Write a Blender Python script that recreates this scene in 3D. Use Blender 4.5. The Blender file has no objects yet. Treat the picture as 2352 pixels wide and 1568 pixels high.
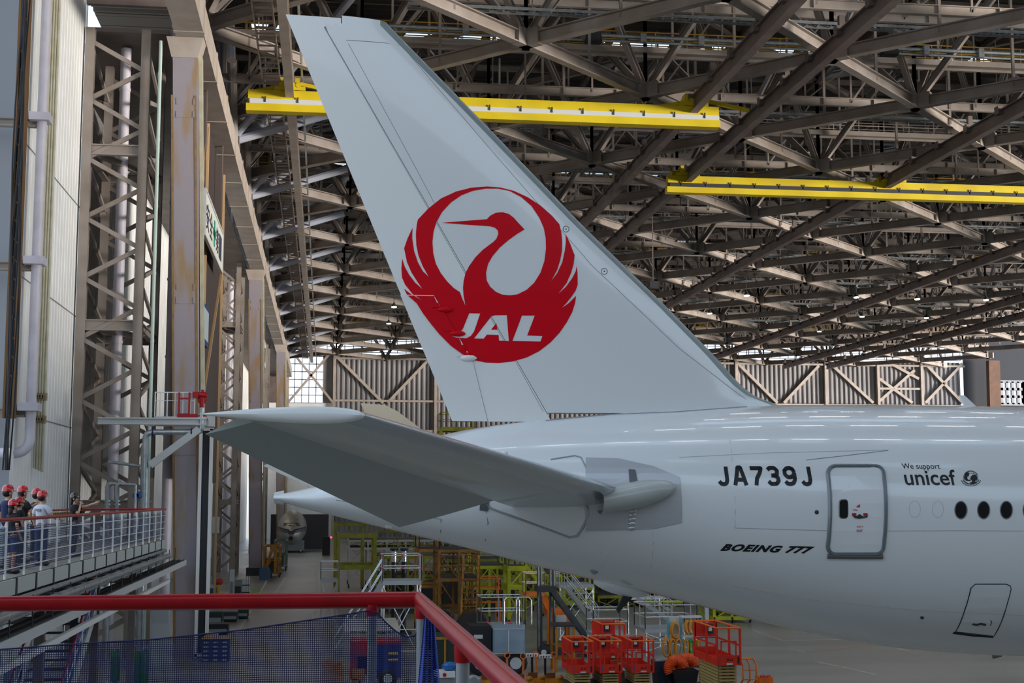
import bpy, bmesh, math, random
from mathutils import Vector, Matrix, geometry
from mathutils.bvhtree import BVHTree
random.seed(7)
S = bpy.context.scene
C = S.collection
# ------------------------------------------------------------------ camera
F, HOR, VPX = 3200.0, 1145.0, 742.0
PITCH = math.atan((HOR - 784) / F)
YAW = math.atan((1176 - VPX) * math.cos(PITCH) / F)
FWD = Vector((math.sin(YAW) * math.cos(PITCH), math.cos(YAW) * math.cos(PITCH), math.sin(PITCH)))
RGT = Vector((math.cos(YAW), -math.sin(YAW), 0))
UPV = RGT.cross(FWD)
EYE = Vector((0, 0, 7.0))
cd = bpy.data.cameras.new('camera')
cam = bpy.data.objects.new('camera', cd)
C.objects.link(cam)
cd.sensor_width = 36.0
cd.lens = 36.0 * F / 2352
cd.clip_start, cd.clip_end = .1, 2000
cam.location = EYE
cam.rotation_euler = (math.pi / 2 + PITCH, 0, -YAW)
S.camera = cam
# ------------------------------------------------------------------ light: sky through the open doors, sun lamp as upward apron bounce, exposure
w = bpy.data.worlds.new('sky')
S.world = w
w.use_nodes = True
nt = w.node_tree
nt.nodes.clear()
tc = nt.nodes.new('ShaderNodeTexCoord')
sep = nt.nodes.new('ShaderNodeSeparateXYZ')
rmp = nt.nodes.new('ShaderNodeValToRGB')
mr = nt.nodes.new('ShaderNodeMapRange')
mr.inputs['From Min'].default_value = -1
bg = nt.nodes.new('ShaderNodeBackground')
out = nt.nodes.new('ShaderNodeOutputWorld')
nt.links.new(tc.outputs['Generated'], sep.inputs[0])
nt.links.new(sep.outputs['Z'], mr.inputs['Value'])
nt.links.new(mr.outputs[0], rmp.inputs[0])
nt.links.new(rmp.outputs[0], bg.inputs[0])
nt.links.new(bg.outputs[0], out.inputs[0])
el = rmp.color_ramp.elements
el[0].position, el[0].color = 0.0, (.30, .29, .27, 1)
el[1].position, el[1].color = 1.0, (.55, .75, 1.0, 1)
for p_, c_ in ((.49, (.42, .41, .39, 1)), (.51, (.86, .92, 1.0, 1)), (.65, (.66, .82, 1.0, 1))):
    e_ = el.new(p_)
    e_.color = c_
bg.inputs[1].default_value = 1.75
sd = bpy.data.lights.new('sun', 'SUN')
sd.energy = 9.5
sd.angle = math.radians(16)
sd.color = (1.0, .91, .82)
sun = bpy.data.objects.new('sun', sd)
C.objects.link(sun)
sun.rotation_euler = Vector((-.85, .5, .13)).to_track_quat('-Z', 'Y').to_euler()  # aimed upward, standing in for daylight bounced off the apron
S.view_settings.view_transform = 'Standard'
S.view_settings.look = 'None'
S.view_settings.exposure = 0.0
S.view_settings.gamma = 1.0
S.view_settings.use_curve_mapping = False
# ------------------------------------------------------------------ helpers
V = Vector
PI = math.pi
def ray(x, y): return (FWD + RGT * ((x - 1176) / F) + UPV * ((784 - y) / F))
def P(x, y, X=None, Y=None, Z=None):
    """the point of the place seen at photo pixel (x, y) that lies on one of the planes X, Y or Z = const"""
    d = ray(x, y)
    t = (X - EYE.x) / d.x if X is not None else (Y - EYE.y) / d.y if Y is not None else (Z - EYE.z) / d.z
    return EYE + d * t
def lin(h):
    r = []
    for i in (0, 2, 4):
        c = int(h[i:i + 2], 16) / 255
        r.append(c / 12.92 if c <= .04045 else ((c + .055) / 1.055) ** 2.4)
    return (*r, 1)
MATS = {}
def mat(name, col, rough=.55, metal=0.0, coat=0.0, col2=None, scale=3.0, amt=.5, bump=0.0, bscale=20., emit=0, alpha=None, trans=0, stretch=None):
    if name in MATS: return MATS[name]
    m = bpy.data.materials.new(name)
    m.use_nodes = True
    n, l = m.node_tree.nodes, m.node_tree.links
    b = n['Principled BSDF']
    c = lin(col) if isinstance(col, str) else col
    b.inputs['Base Color'].default_value = c
    b.inputs['Roughness'].default_value = rough
    b.inputs['Metallic'].default_value = metal
    if coat:
        b.inputs['Coat Weight'].default_value = coat
        b.inputs['Coat Roughness'].default_value = .04
    if trans: b.inputs['Transmission Weight'].default_value = trans
    if alpha is not None: b.inputs['Alpha'].default_value = alpha
    if emit:
        b.inputs['Emission Color'].default_value = c
        b.inputs['Emission Strength'].default_value = emit
    if col2:
        tcn = n.new('ShaderNodeTexCoord')
        mp = n.new('ShaderNodeMapping')
        if stretch: mp.inputs['Scale'].default_value = stretch
        ns = n.new('ShaderNodeTexNoise')
        ns.inputs['Scale'].default_value = scale
        ns.inputs['Detail'].default_value = 5
        rp = n.new('ShaderNodeValToRGB')
        rp.color_ramp.elements[0].position = .5 - amt * .3 + (.5 - amt) * .3
        rp.color_ramp.elements[1].position = .5 + amt * .3 + (.5 - amt) * .3
        rp.color_ramp.elements[0].color = c
        rp.color_ramp.elements[1].color = lin(col2)
        l.new(tcn.outputs['Object'], mp.inputs[0])
        l.new(mp.outputs[0], ns.inputs['Vector'])
        l.new(ns.outputs['Fac'], rp.inputs[0])
        l.new(rp.outputs[0], b.inputs['Base Color'])
    if bump:
        tcn = n.new('ShaderNodeTexCoord')
        ns = n.new('ShaderNodeTexNoise')
        ns.inputs['Scale'].default_value = bscale
        bp = n.new('ShaderNodeBump')
        bp.inputs['Strength'].default_value = bump
        l.new(tcn.outputs['Object'], ns.inputs['Vector'])
        l.new(ns.outputs['Fac'], bp.inputs['Height'])
        l.new(bp.outputs[0], b.inputs['Normal'])
    MATS[name] = m
    return m
WORLDROOT = set()
def tag(o, label=None, cat=None, group=None, kind=None):
    if label: o['label'] = label
    if cat: o['category'] = cat
    if group: o['group'] = group
    if kind: o['kind'] = kind
    return o
def thing(name, label, cat, loc=(0, 0, 0), rz=0, group=None, kind=None, world=True):
    """an Empty at the thing's base; world=True: its parts are written in world coordinates"""
    o = bpy.data.objects.new(name, None)
    o.empty_display_size = .2
    C.objects.link(o)
    o.location = loc
    o.rotation_euler = (0, 0, rz)
    if world: WORLDROOT.add(o.name)
    return tag(o, label, cat, group, kind)
def dup(root, loc, rz=None, label=None, group=None, sc=None):
    def cp(o, parent):
        c = o.copy()
        C.objects.link(c)
        if parent is not None: c.parent = parent
        for k in [k for k in o.children]: cp(k, c)
        return c
    r = cp(root, None)
    r.location = loc
    if rz is not None: r.rotation_euler = (0, 0, rz)
    if sc: r.scale = (sc, sc, sc) if not isinstance(sc, tuple) else sc
    if label: r['label'] = label
    if group: r['group'] = group
    return r
class MB:
    def __init__(s): s.v, s.f, s.m, s.mi = [], [], [], 0
    def add(s, vs, fs):
        b = len(s.v)
        s.v += [tuple(q) for q in vs]
        s.f += [tuple(i + b for i in q) for q in fs]
        s.m += [s.mi] * len(fs)
        return s
    def box(s, c, d, rz=0):
        x, y, z = d[0] / 2, d[1] / 2, d[2] / 2
        R = Matrix.Rotation(rz, 3, 'Z')
        vs = [V(c) + R @ V((a * x, b * y, e * z)) for a in (-1, 1) for b in (-1, 1) for e in (-1, 1)]
        return s.add(vs, [(0, 1, 3, 2), (4, 6, 7, 5), (0, 4, 5, 1), (2, 3, 7, 6), (0, 2, 6, 4), (1, 5, 7, 3)])
    def bb(s, x0, x1, y0, y1, z0, z1): return s.box(((x0 + x1) / 2, (y0 + y1) / 2, (z0 + z1) / 2), (abs(x1 - x0), abs(y1 - y0), abs(z1 - z0)))
    def _fr(s, a, b, up):
        d = (b - a).normalized()
        u = V(up)
        if abs(d.dot(u)) > .99: u = V((0, 1, 0)) if abs(d.y) < .9 else V((1, 0, 0))
        r = d.cross(u).normalized()
        return d, r, r.cross(d)
    def beam(s, a, b, w, h=None, up=(0, 0, 1), off=(0, 0)):
        a, b = V(a), V(b)
        h = h or w
        d, r, u = s._fr(a, b, up)
        o = r * off[0] + u * off[1]
        vs = [p + o + r * (i * w / 2) + u * (j * h / 2) for p in (a, b) for i, j in ((-1, -1), (1, -1), (1, 1), (-1, 1))]
        return s.add(vs, [(3, 2, 1, 0), (4, 5, 6, 7), (0, 1, 5, 4), (1, 2, 6, 5), (2, 3, 7, 6), (3, 0, 4, 7)])
    def ibeam(s, a, b, w, h, t=.06, up=(0, 0, 1)):
        s.beam(a, b, t, h - 2 * t, up)
        s.beam(a, b, w, t, up, (0, h / 2 - t / 2))
        return s.beam(a, b, w, t, up, (0, -h / 2 + t / 2))
    def tube(s, a, b, r, n=8, r2=None): return s.path([a, b], r, n, radii=[r, r if r2 is None else r2])
    def path(s, pts, r, n=8, closed=False, radii=None, cap=True):
        pts = [V(p) for p in pts]
        rings = []
        N = len(pts)
        pu = None
        for i, p in enumerate(pts):
            if closed: d = pts[(i + 1) % N] - pts[i - 1]
            elif i == 0: d = pts[1] - p
            elif i == N - 1: d = p - pts[-2]
            else: d = (pts[i + 1] - p).normalized() + (p - pts[i - 1]).normalized()
            d.normalize()
            if pu is None:
                pu = V((0, 0, 1)) if abs(d.z) < .9 else V((0, 1, 0))
            x = d.cross(pu)
            if x.length < 1e-5: x = d.cross(V((1, .3, .2)))
            x.normalize()
            u = x.cross(d)
            pu = u
            k = 1.0
            if 0 < i < N - 1 and not closed:
                cs = d.dot((pts[i + 1] - p).normalized())
                k = 1 / max(.5, cs)
            rr = radii[i] if radii else r
            rings.append([p + (x * math.cos(t) + u * math.sin(t)) * rr * (k if k < 1.3 else 1.3) for t in [2 * PI * j / n for j in range(n)]])
        vs = [q for g in rings for q in g]
        fs = []
        for i in range(N if closed else N - 1):
            i2 = (i + 1) % N
            for j in range(n):
                j2 = (j + 1) % n
                fs.append((i * n + j, i * n + j2, i2 * n + j2, i2 * n + j))
        if not closed and cap:
            fs.append(tuple(range(n))[::-1])
            fs.append(tuple((N - 1) * n + j for j in range(n)))
        return s.add(vs, fs)
    def lathe(s, prof, c=(0, 0, 0), ax='z', n=16):
        """prof = [(radius, height)...] turned about an axis through c"""
        vs, fs = [], []
        for r, h in prof:
            for j in range(n):
                t = 2 * PI * j / n
                a, b = r * math.cos(t), r * math.sin(t)
                q = (a, b, h) if ax == 'z' else (h, a, b) if ax == 'x' else (b, h, a)
                vs.append(V(c) + V(q))
        for i in range(len(prof) - 1):
            for j in range(n):
                j2 = (j + 1) % n
                fs.append((i * n + j, i * n + j2, (i + 1) * n + j2, (i + 1) * n + j))
        fs.append(tuple(range(n))[::-1])
        fs.append(tuple((len(prof) - 1) * n + j for j in range(n)))
        return s.add(vs, fs)
    def ell(s, c, r, nu=12, nv=8, R=None):
        vs, fs = [], []
        for i in range(nv + 1):
            a = -PI / 2 + PI * i / nv
            for j in range(nu):
                t = 2 * PI * j / nu
                q = V((r[0] * math.cos(a) * math.cos(t), r[1] * math.cos(a) * math.sin(t), r[2] * math.sin(a)))
                vs.append(V(c) + (R @ q if R else q))
        for i in range(nv):
            for j in range(nu):
                fs.append((i * nu + j, i * nu + (j + 1) % nu, (i + 1) * nu + (j + 1) % nu, (i + 1) * nu + j))
        return s.add(vs, fs)
    def prism(s, poly, d):
        """closed 3-D polygon swept by the vector d"""
        n = len(poly)
        vs = [V(p) for p in poly] + [V(p) + V(d) for p in poly]
        return s.add(vs, [tuple(range(n))[::-1], tuple(range(n, 2 * n))] + [(i, (i + 1) % n, (i + 1) % n + n, i + n) for i in range(n)])
    def grid(s, rows, closed=False):
        n = len(rows[0])
        vs = [q for r in rows for q in r]
        fs = []
        for i in range(len(rows) - 1):
            for j in range(n if closed else n - 1):
                fs.append((i * n + j, i * n + (j + 1) % n, (i + 1) * n + (j + 1) % n, (i + 1) * n + j))
        return s.add(vs, fs)
    def build(s, name, mats, parent=None, smooth=False, label=None, fix=True):
        me = bpy.data.meshes.new(name)
        me.from_pydata(s.v, [], s.f)
        mats = mats if isinstance(mats, (list, tuple)) else [mats]
        for m in mats: me.materials.append(m)
        if len(mats) > 1: me.polygons.foreach_set('material_index', s.m)
        if fix:
            b = bmesh.new()
            b.from_mesh(me)
            bmesh.ops.recalc_face_normals(b, faces=b.faces)
            b.to_mesh(me)
            b.free()
        if smooth:
            me.polygons.foreach_set('use_smooth', [True] * len(me.polygons))
            try: me.set_sharp_from_angle(angle=math.radians(40))
            except Exception: pass
        o = bpy.data.objects.new(name, me)
        C.objects.link(o)
        if parent is not None:
            o.parent = parent
            if parent.name in WORLDROOT: o.matrix_parent_inverse = Matrix.Translation(-V(parent.location))
        if label: o['label'] = label
        return o
    def bvh(s): return BVHTree.FromPolygons([V(q) for q in s.v], s.f)
def struct(o, label=None, cat='structure'): return tag(o, label, cat, None, 'structure')
# ------------------------------------------------------------------ materials
STEEL = mat('brown_grey_steel', '9A918B', .6, col2='857A70', scale=.6)
STEELD = mat('dark_brown_steel', '6F6560', .6, col2='5E5250', scale=.7)
STEELL = mat('pale_steel', 'AFA69E', .6, col2='A0948A', scale=.8)
COLUMN = mat('lilac_grey_column_paint', '968F97', .6, col2='977F62', scale=.9, amt=.26, stretch=(1.5, 1.5, .35))
RUST = mat('rust_stain', '93754C', .8, col2='7E6648', scale=3)
TRUNK = mat('lilac_grey_pipe_paint', 'D2CED8', .4, col2='C2BDC8', scale=1)
WALLW = mat('off_white_wall_panel', 'F0F2F2', .5, col2='E4E7E6', scale=.5)
BEIGE = mat('beige_pipe', 'BDBCA8', .5, col2='AFA98F', scale=2)
CORR = mat('grey_corrugated_sheet', '87868A', .55, col2='7B7A7C', scale=.2)
DECK = mat('dark_roof_sheet', '55514C', .7)
GALV = mat('galvanised_steel', 'B4BABD', .35, .7, col2='9AA2A6', scale=4)
ALU = mat('aluminium', 'C6CACD', .3, .8)
YEL = mat('crane_yellow', 'CDB80E', .5, col2='BDA60A', scale=.5)
OLIVE = mat('dock_yellow', '98951C', .55, col2='787518', scale=1.5)
LIME = mat('lime_yellow_dock', 'BCC01A', .5, col2='A0A418', scale=1.5)
AMBER = mat('amber_paint', 'B07810', .5, col2='8A560F', scale=2)
ORANGE = mat('orange_paint', 'E8781E', .45, col2='CC5F12', scale=2)
RED = mat('lift_red', 'D42A14', .45, col2='BE2410', scale=2)
RAILRED = mat('red_rail_paint', 'A80014', .3, coat=.12, col2='960010', scale=6)
RAILRED.node_tree.nodes['Principled BSDF'].inputs['Specular IOR Level'].default_value = .35
BLACK = mat('black_rubber', '14151A', .6)
DARK = mat('dark_grey_paint', '2C2E33', .5)
GREY = mat('grey_paint', '83888C', .5)
LGREY = mat('light_grey_paint', 'BFC3C4', .5)
WHITE = mat('white_paint', 'E4E6E6', .4)
TOE = mat('pale_green_grey_board', 'B9BFBC', .55)
BLUEP = mat('blue_paint', '1C4C96', .5)
GREENP = mat('dark_green_paint', '1E5A48', .5)
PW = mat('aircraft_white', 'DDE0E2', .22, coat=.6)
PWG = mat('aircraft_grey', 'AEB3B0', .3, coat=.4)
TABW = mat('aircraft_white_brightened', 'E6E8E8', .28, coat=.5)  # lighter copy of the white, painting in the deflected tab's bright reflection
LEM = mat('polished_leading_edge', 'C9CED2', .22, .85)
FLE = mat('grey_leading_edge_paint', '8F9A9C', .3, .3)
LOGO = mat('logo_red', 'CC0019', .4)
LOGO.node_tree.nodes['Principled BSDF'].inputs['Specular IOR Level'].default_value = .15
INK = mat('black_lettering', '08090D', .4)
LINE = mat('panel_gap', '8A8E92', .6)
# ------------------------------------------------------------------ floor
m = bpy.data.materials.new('polished_concrete')
m.use_nodes = True
n, l = m.node_tree.nodes, m.node_tree.links
b = n['Principled BSDF']
tcn = n.new('ShaderNodeTexCoord')
mp = n.new('ShaderNodeMapping')
mp.inputs['Scale'].default_value = (.05, .16, 1)
ns = n.new('ShaderNodeTexNoise'); ns.inputs['Scale'].default_value = 1.0; ns.inputs['Detail'].default_value = 6
rp = n.new('ShaderNodeValToRGB')
rp.color_ramp.elements[0].position, rp.color_ramp.elements[0].color = .32, lin('72716C')
rp.color_ramp.elements[1].position, rp.color_ramp.elements[1].color = .68, lin('A6A39B')
r2 = n.new('ShaderNodeMapRange'); r2.inputs['To Min'].default_value = .22; r2.inputs['To Max'].default_value = .5
l.new(tcn.outputs['Object'], mp.inputs[0]); l.new(mp.outputs[0], ns.inputs['Vector'])
l.new(ns.outputs['Fac'], rp.inputs[0]); l.new(rp.outputs[0], b.inputs['Base Color'])
l.new(ns.outputs['Fac'], r2.inputs[0]); l.new(r2.outputs[0], b.inputs['Roughness'])
fl = MB().bb(-16, 150, -10, 262, -.3, 0).build('floor', m)
struct(fl, 'grey polished concrete hangar floor', 'floor')
LW = mat('white_floor_line', 'C9C8BC', .5, col2='A9A79C', scale=2)
LO = mat('orange_floor_line', 'B98A5E', .6)
mk = MB()
def fline(p, q, w=.12, mi=0):
    mk.mi = mi
    a, b_ = P(*p, Z=0), P(*q, Z=0)
    mk.beam((a.x, a.y, .004), (b_.x, b_.y, .004), w, .006)
for p, q, w_, mi in (((552, 1444), (640, 1283), .14, 0), ((630, 1365), (662, 1318), .2, 0), ((717, 1430), (736, 1276), .1, 0), ((1730, 1447), (1795, 1470), .15, 0), ((1795, 1470), (2020, 1467), .13, 0),
                  ((1815, 1489), (1850, 1498), .12, 0), ((1850, 1498), (2030, 1480), .1, 1), ((2030, 1480), (2110, 1502), .13, 0), ((1880, 1520), (2010, 1548), .14, 0), ((1760, 1456), (1960, 1453), .12, 1)):
    fline(p, q, w_, mi)
tag(mk.build('floor_marking', [LW, LO]), 'white and tan lines painted on the hangar floor', 'floor marking', kind='structure')
g0, g1 = P(570, 1368, Z=0), P(600, 1354, Z=0)
tag(MB().bb(g0.x, g1.x, g0.y, g1.y, .001, .008).build('floor_patch', mat('green_floor_paint', '5E9A3C', .5)), 'green painted patch on the floor beside the lane', 'floor marking', kind='structure')
# ------------------------------------------------------------------ far wall with windows and bracing
YF = 250.0
def XF(px): return P(px, 900, Y=YF).x
def corr(mb, x0, x1, z0, z1, y, pitch=.9, d=.22):
    k = int((x1 - x0) / pitch)
    rows = [[], []]
    for i in range(k):
        for f_, dd in ((0, 0), (.3, 0), (.5, d), (.8, d)):
            x = x0 + (i + f_) * pitch
            rows[0].append((x, y - dd, z0)); rows[1].append((x, y - dd, z1))
    mb.grid(rows)
zt = P(1700, 826, Y=YF).z
wf = MB()
corr(wf, XF(768), XF(2215), 0, zt, YF)
struct(wf.build('wall_far', CORR, fix=False), 'grey corrugated far wall of the hangar', 'wall')
fr = thing('wall_bracing', 'grey steel posts and diagonal braces on the corrugated far wall', 'bracing', (XF(1000), YF - .5, 0), kind='structure')
mb = MB()
for a, b_ in (((770, 815), (880, 925)), ((995, 815), (890, 925)), ((1690, 830), (1785, 925)), ((1880, 840), (1800, 925)), ((1910, 838), (2005, 925)), ((2015, 925), (2100, 850)), ((2040, 832), (2110, 870)), ((2120, 830), (2210, 925)), ((2210, 835), (2125, 925)), ((2020, 870), (2095, 925)), ((660, 1020), (740, 950))):
    mb.beam(P(*a, Y=YF - .5), P(*b_, Y=YF - .5), .45, .5)
mb.build('brace', STEELL, fr)
mb = MB()
for px in (768, 1000, 1690, 1895, 2015, 2115):
    mb.beam((XF(px), YF - .4, 0), (XF(px), YF - .4, zt), .5, .9)
mb.build('post', STEELL, fr)
mb = MB()
for yy in (826, 922, 990, 1050):
    z = P(1000, yy, Y=YF).z
    mb.beam((XF(768), YF - .45, z), (XF(2215), YF - .45, z), .5, .35)
z = P(2060, 893, Y=YF).z
mb.beam((XF(2015), YF - .5, z), (XF(2115), YF - .5, z), .4, .4)
mb.build('girt', STEELL, fr)
GLZ = mat('window_glass', (.93, .96, 1, 1), .05, trans=1.0)
WFR = mat('window_frame_grey', '8E9096', .5)
def window(name, x0, x1, z0, z1, y, nx, nz, label, bar=.14, axis='x'):
    t = thing(name, label, 'window', ((x0 + x1) / 2, y, z0) if axis == 'x' else (y, (x0 + x1) / 2, z0), kind='structure')
    fb = MB()
    q = (lambda a, z: (a, y, z)) if axis == 'x' else (lambda a, z: (y, a, z))
    for i in range(nx + 1):
        a = x0 + (x1 - x0) * i / nx
        fb.beam(q(a, z0), q(a, z1), bar, bar)
    for i in range(nz + 1):
        z = z0 + (z1 - z0) * i / nz
        fb.beam(q(x0, z), q(x1, z), bar, bar)
    fb.build('window_frame', WFR, t)
    gb = MB()
    for i in range(nx):
        a0, a1 = x0 + (x1 - x0) * i / nx, x0 + (x1 - x0) * (i + 1) / nx
        gb.bb(a0, a1, y + .02, y + .04, z0, z1) if axis == 'x' else gb.bb(y + .02, y + .04, a0, a1, z0, z1)
    gb.build('pane', GLZ, t)
    return t
z0, z1 = P(700, 925, Y=YF).z, P(700, 800, Y=YF).z
window('window_1', XF(660), XF(742), z0, z1, YF, 5, 7, 'tall gridded window in the far wall left of the tail fin')
fr2 = thing('window_bracing', 'pale steel cross brace in front of the tall far window', 'bracing', (XF(700), YF - .6, z0), kind='structure')
MB().beam((XF(662), YF - .6, z1), (XF(766), YF - .6, z0), .5, .4).beam((XF(662), YF - .6, z0), (XF(766), YF - .6, z1), .5, .4).build('brace', STEELL, fr2)
MB().beam((XF(660), YF - .5, 0), (XF(660), YF - .5, zt), .6, .6).build('post', STEELL, fr2)
struct(MB().bb(XF(610), XF(768), YF, YF + .3, 0, z0).build('wall_far_base', WALLW), 'white wall below the tall far window', 'wall')
struct(MB().bb(XF(742), XF(768), YF, YF + .3, z0, zt).build('wall_far_jamb', CORR), 'grey wall strip right of the tall far window', 'wall')
struct(MB().bb(XF(560), XF(660), YF, YF + .3, z0, 40).build('wall_far_corner', STEELD), 'dark wall at the far left corner', 'wall')
# clerestory band above the far wall
zc = P(1700, 783, Y=YF).z
xs = [XF(p) for p in (660, 742, 1000, 1350, 1690, 1895, 2115, 2215)]
for i in range(len(xs) - 1):
    window('window_%d' % (i + 2), xs[i] + .6, xs[i + 1] - .6, zt + .4 if i else z1 + .3, zc if i else P(700, 765, Y=YF).z, YF, max(3, int((xs[i + 1] - xs[i]) / 1.6)), 3, 'clerestory window band high in the far wall, bay %d from the left' % (i + 1), .12)
struct(MB().bb(XF(660), XF(2215), YF, YF + .3, zc, 41).build('wall_far_top', STEELD), 'dark strip of far wall above the clerestory windows', 'wall')
# right dark bay
NAVY = mat('dark_navy_wall', '20242E', .7)
x0, x1 = XF(2215), XF(2480)
za, zb = P(2300, 928, Y=YF).z, P(2300, 876, Y=YF).z
rw = MB().bb(x0, XF(2275), YF, YF + .3, 0, 41).bb(XF(2275), x1, YF, YF + .3, 0, za).bb(XF(2275), x1, YF, YF + .3, zb, 41)
struct(rw.build('wall_far_right', NAVY), 'dark navy end wall at the far right', 'wall')
window('window_20', XF(2275), XF(2350), za, zb, YF, 6, 3, 'dim gridded window in the dark navy wall at far right', .5)
window('window_21', XF(2350), XF(2470), za, zb, YF, 9, 3, 'second dim gridded window in the dark navy wall', .5)
tag(MB().beam((XF(2262), YF - 3, 0), (XF(2266), YF - 3, P(2265, 828, Y=YF - 3).z), 2.2, 1.2).build('column', mat('rusty_column', '6E4C38', .7, col2='5C4436', scale=1)), 'rusty brown steel column by the dark wall at far right', 'column', kind='structure')
# ------------------------------------------------------------------ roof: diagrid trusses, purlins, sheets with skylight slits
ZB, TH = 32.0, 7.0
U0, V0, DS = 59.5, 32.0, 12.4
R2 = math.sqrt(2)
def node(i, j):
    u, v = U0 + DS * i, V0 + DS * j
    return V(((u - v) / R2, (u + v) / R2, ZB))
def inside(p, e=1.0): return -7.5 - e < p.x < 118 and 50 < p.y < 249
def truss(fam, k):
    pts = [node(i, k) if fam == 'A' else node(k, i) for i in range(-14, 24)]
    pts = [p for p in pts if inside(p)]
    if len(pts) < 2: return
    side = 'running from front left to back right' if fam == 'A' else 'running from front right to back left'
    t = thing('roof_truss', 'brown grey steel roof truss %s under the roof sheets' % side, 'roof truss', pts[0], group='diagonal roof trusses ' + side, kind='structure')
    bc, wb, tcd, gs = MB(), MB(), MB(), MB()
    for a, b_ in zip(pts, pts[1:]):
        bc.ibeam(a, b_, .5, .72, .07)
        mid = (a + b_) / 2 + V((0, 0, TH))
        for e in (a, b_):
            wb.ibeam(e + (mid - e) * .04, mid, .34, .42, .05)
        q = (a + b_) / 2
        wb.beam(q, mid, .16)
        wb.beam(a + V((0, 0, .3)), a + V((0, 0, TH)), .2)
    tops = [(a + b_) / 2 + V((0, 0, TH)) for a, b_ in zip(pts, pts[1:])]
    for a, b_ in zip(tops, tops[1:]): tcd.ibeam(a, b_, .4, .5, .06)
    if len(tops) < 2: tcd.beam(pts[0] + V((0, 0, TH)), pts[1] + V((0, 0, TH)), .4, .5)
    dr = (pts[1] - pts[0]).normalized()
    for p in pts:
        gs.beam(p - dr * 1.0 + V((0, 0, .1)), p + dr * 1.0 + V((0, 0, .1)), .56, .95)
        gs.beam(p + V((0, 0, -.5)), p + V((0, 0, .6)), .4)
    bc.build('bottom_chord', STEEL, t)
    wb.build('web_member', STEEL, t)
    tcd.build('top_chord', STEEL, t)
    gs.build('gusset', STEEL, t)
for k in range(-8, 20):
    truss('A', k)
    truss('C', k)
ceil = thing('ceiling', 'dark ribbed roof sheets on close purlins with bright skylight slits', 'ceiling', (50, 120, 40), kind='structure')
rs = MB()
slits = [12, 30, 50, 74, 97, 119.5, 137, 161, 185, 209, 232]
ys = [-9] + [q for s_ in slits for q in ((s_ - .7, s_ + .7) if s_ > 90 else (s_ - 1.7, s_ + 1.7))] + [252]  # near slits, out of view, widened to brighten crown and floor
for i in range(0, len(ys) - 1, 2):
    y = ys[i]
    row = [[], []]
    flip = 0
    while y < ys[i + 1]:
        for f_, dz in ((0, 0), (.25, 0), (.5, .25), (.75, .25)):
            row[0].append((-16, min(y + f_, ys[i + 1]), 40 + dz)); row[1].append((122, min(y + f_, ys[i + 1]), 40 + dz))
        y += 1.0
    rs.grid(row)
rs.build('roof_sheet', DECK, ceil, fix=False)
for i, s_ in enumerate(slits):
    mb = MB().bb(-16, -6.2, s_ - 1.8, s_ + 1.8, 40.02, 40.18)
    for k in range(40):
        if random.random() < .3: mb.bb(-16 + k * 3.5, -16 + (k + 1) * 3.5, s_ - 1.75, s_ + 1.75, 40.05, 40.2)
    mb.build('skylight_blank', DECK, ceil)
for k in range(44):
    y = 58 + k * 4.385
    MB().ibeam((-8, y, 39.4), (118, y, 39.4), .2, .4, .04).build('purlin', STEEL, ceil)
for k in range(14):
    x = -6.9 + k * 8.77
    MB().ibeam((x, 56, 38.8), (x, 249, 38.8), .3, .5, .05).build('rafter', STEELD, ceil)
# ------------------------------------------------------------------ catwalks, trays, sway beams across the roof
GOLD = mat('yellow_handrail', 'A88420', .6)
rr = random.Random(3)
for k in range(11):
    y = 64.7 + 17.54 * k + rr.uniform(-.6, .6)
    t = thing('roof_catwalk', 'steel catwalk with handrails crossing inside the roof', 'catwalk', (0, y, 34.6), group='catwalks inside the roof', kind='structure')
    a, b_ = (-6, y, 34.6), (112, y, 34.6)
    mb = MB().beam((-6, y - .5, 34.6), (112, y - .5, 34.6), .1, .35).beam((-6, y + .5, 34.6), (112, y + .5, 34.6), .1, .35).beam(a, b_, 1.0, .05)
    mb.build('walkway', STEELL, t)
    mb = MB()
    for s_ in (-.5, .5):
        for h in (.6, 1.1): mb.beam((-6, y + s_, 34.6 + h), (112, y + s_, 34.6 + h), .06)
    mb.build('handrail', GOLD if k % 2 else STEELL, t)
    mb = MB()
    for i in range(60):
        for s_ in (-.5, .5): mb.beam((-6 + i * 2, y + s_, 34.6), (-6 + i * 2, y + s_, 35.7), .05)
    mb.build('stanchion', STEELL, t)
    mb = MB()
    for i in range(14): mb.beam((-5 + i * 8.77, y + .4, 34.7), (-5 + i * 8.77, y + .4, 39.6), .14)
    mb.build('hanger', STEELL, t)
for k in range(21):
    y = 60.3 + 8.77 * k
    z = 33.2 if k % 2 else 35.9
    t = thing('sway_beam', 'grey stiffened steel beam crossing the roof', 'roof beam', (0, y, z), group='cross beams inside the roof', kind='structure')
    MB().ibeam((-7, y, z), (114, y, z), .3, .55, .05).build('beam', STEELL, t)
    mb = MB()
    for i in range(34): mb.bb(-6 + i * 3.5, -5.9 + i * 3.5, y - .14, y + .14, z - .24, z + .24)
    mb.build('stiffener', STEELL, t)
    mb = MB()
    for i in range(28):
        x = -5 + i * 4.385
        mb.beam((x, y, z), (x, y, 39.6 if i % 2 else 37.5), .12)
        if i % 3 == 0: mb.beam((x, y, z), (x + 4.385, y, 39.4), .12)
    mb.build('hanger', STEEL, t)
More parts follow.
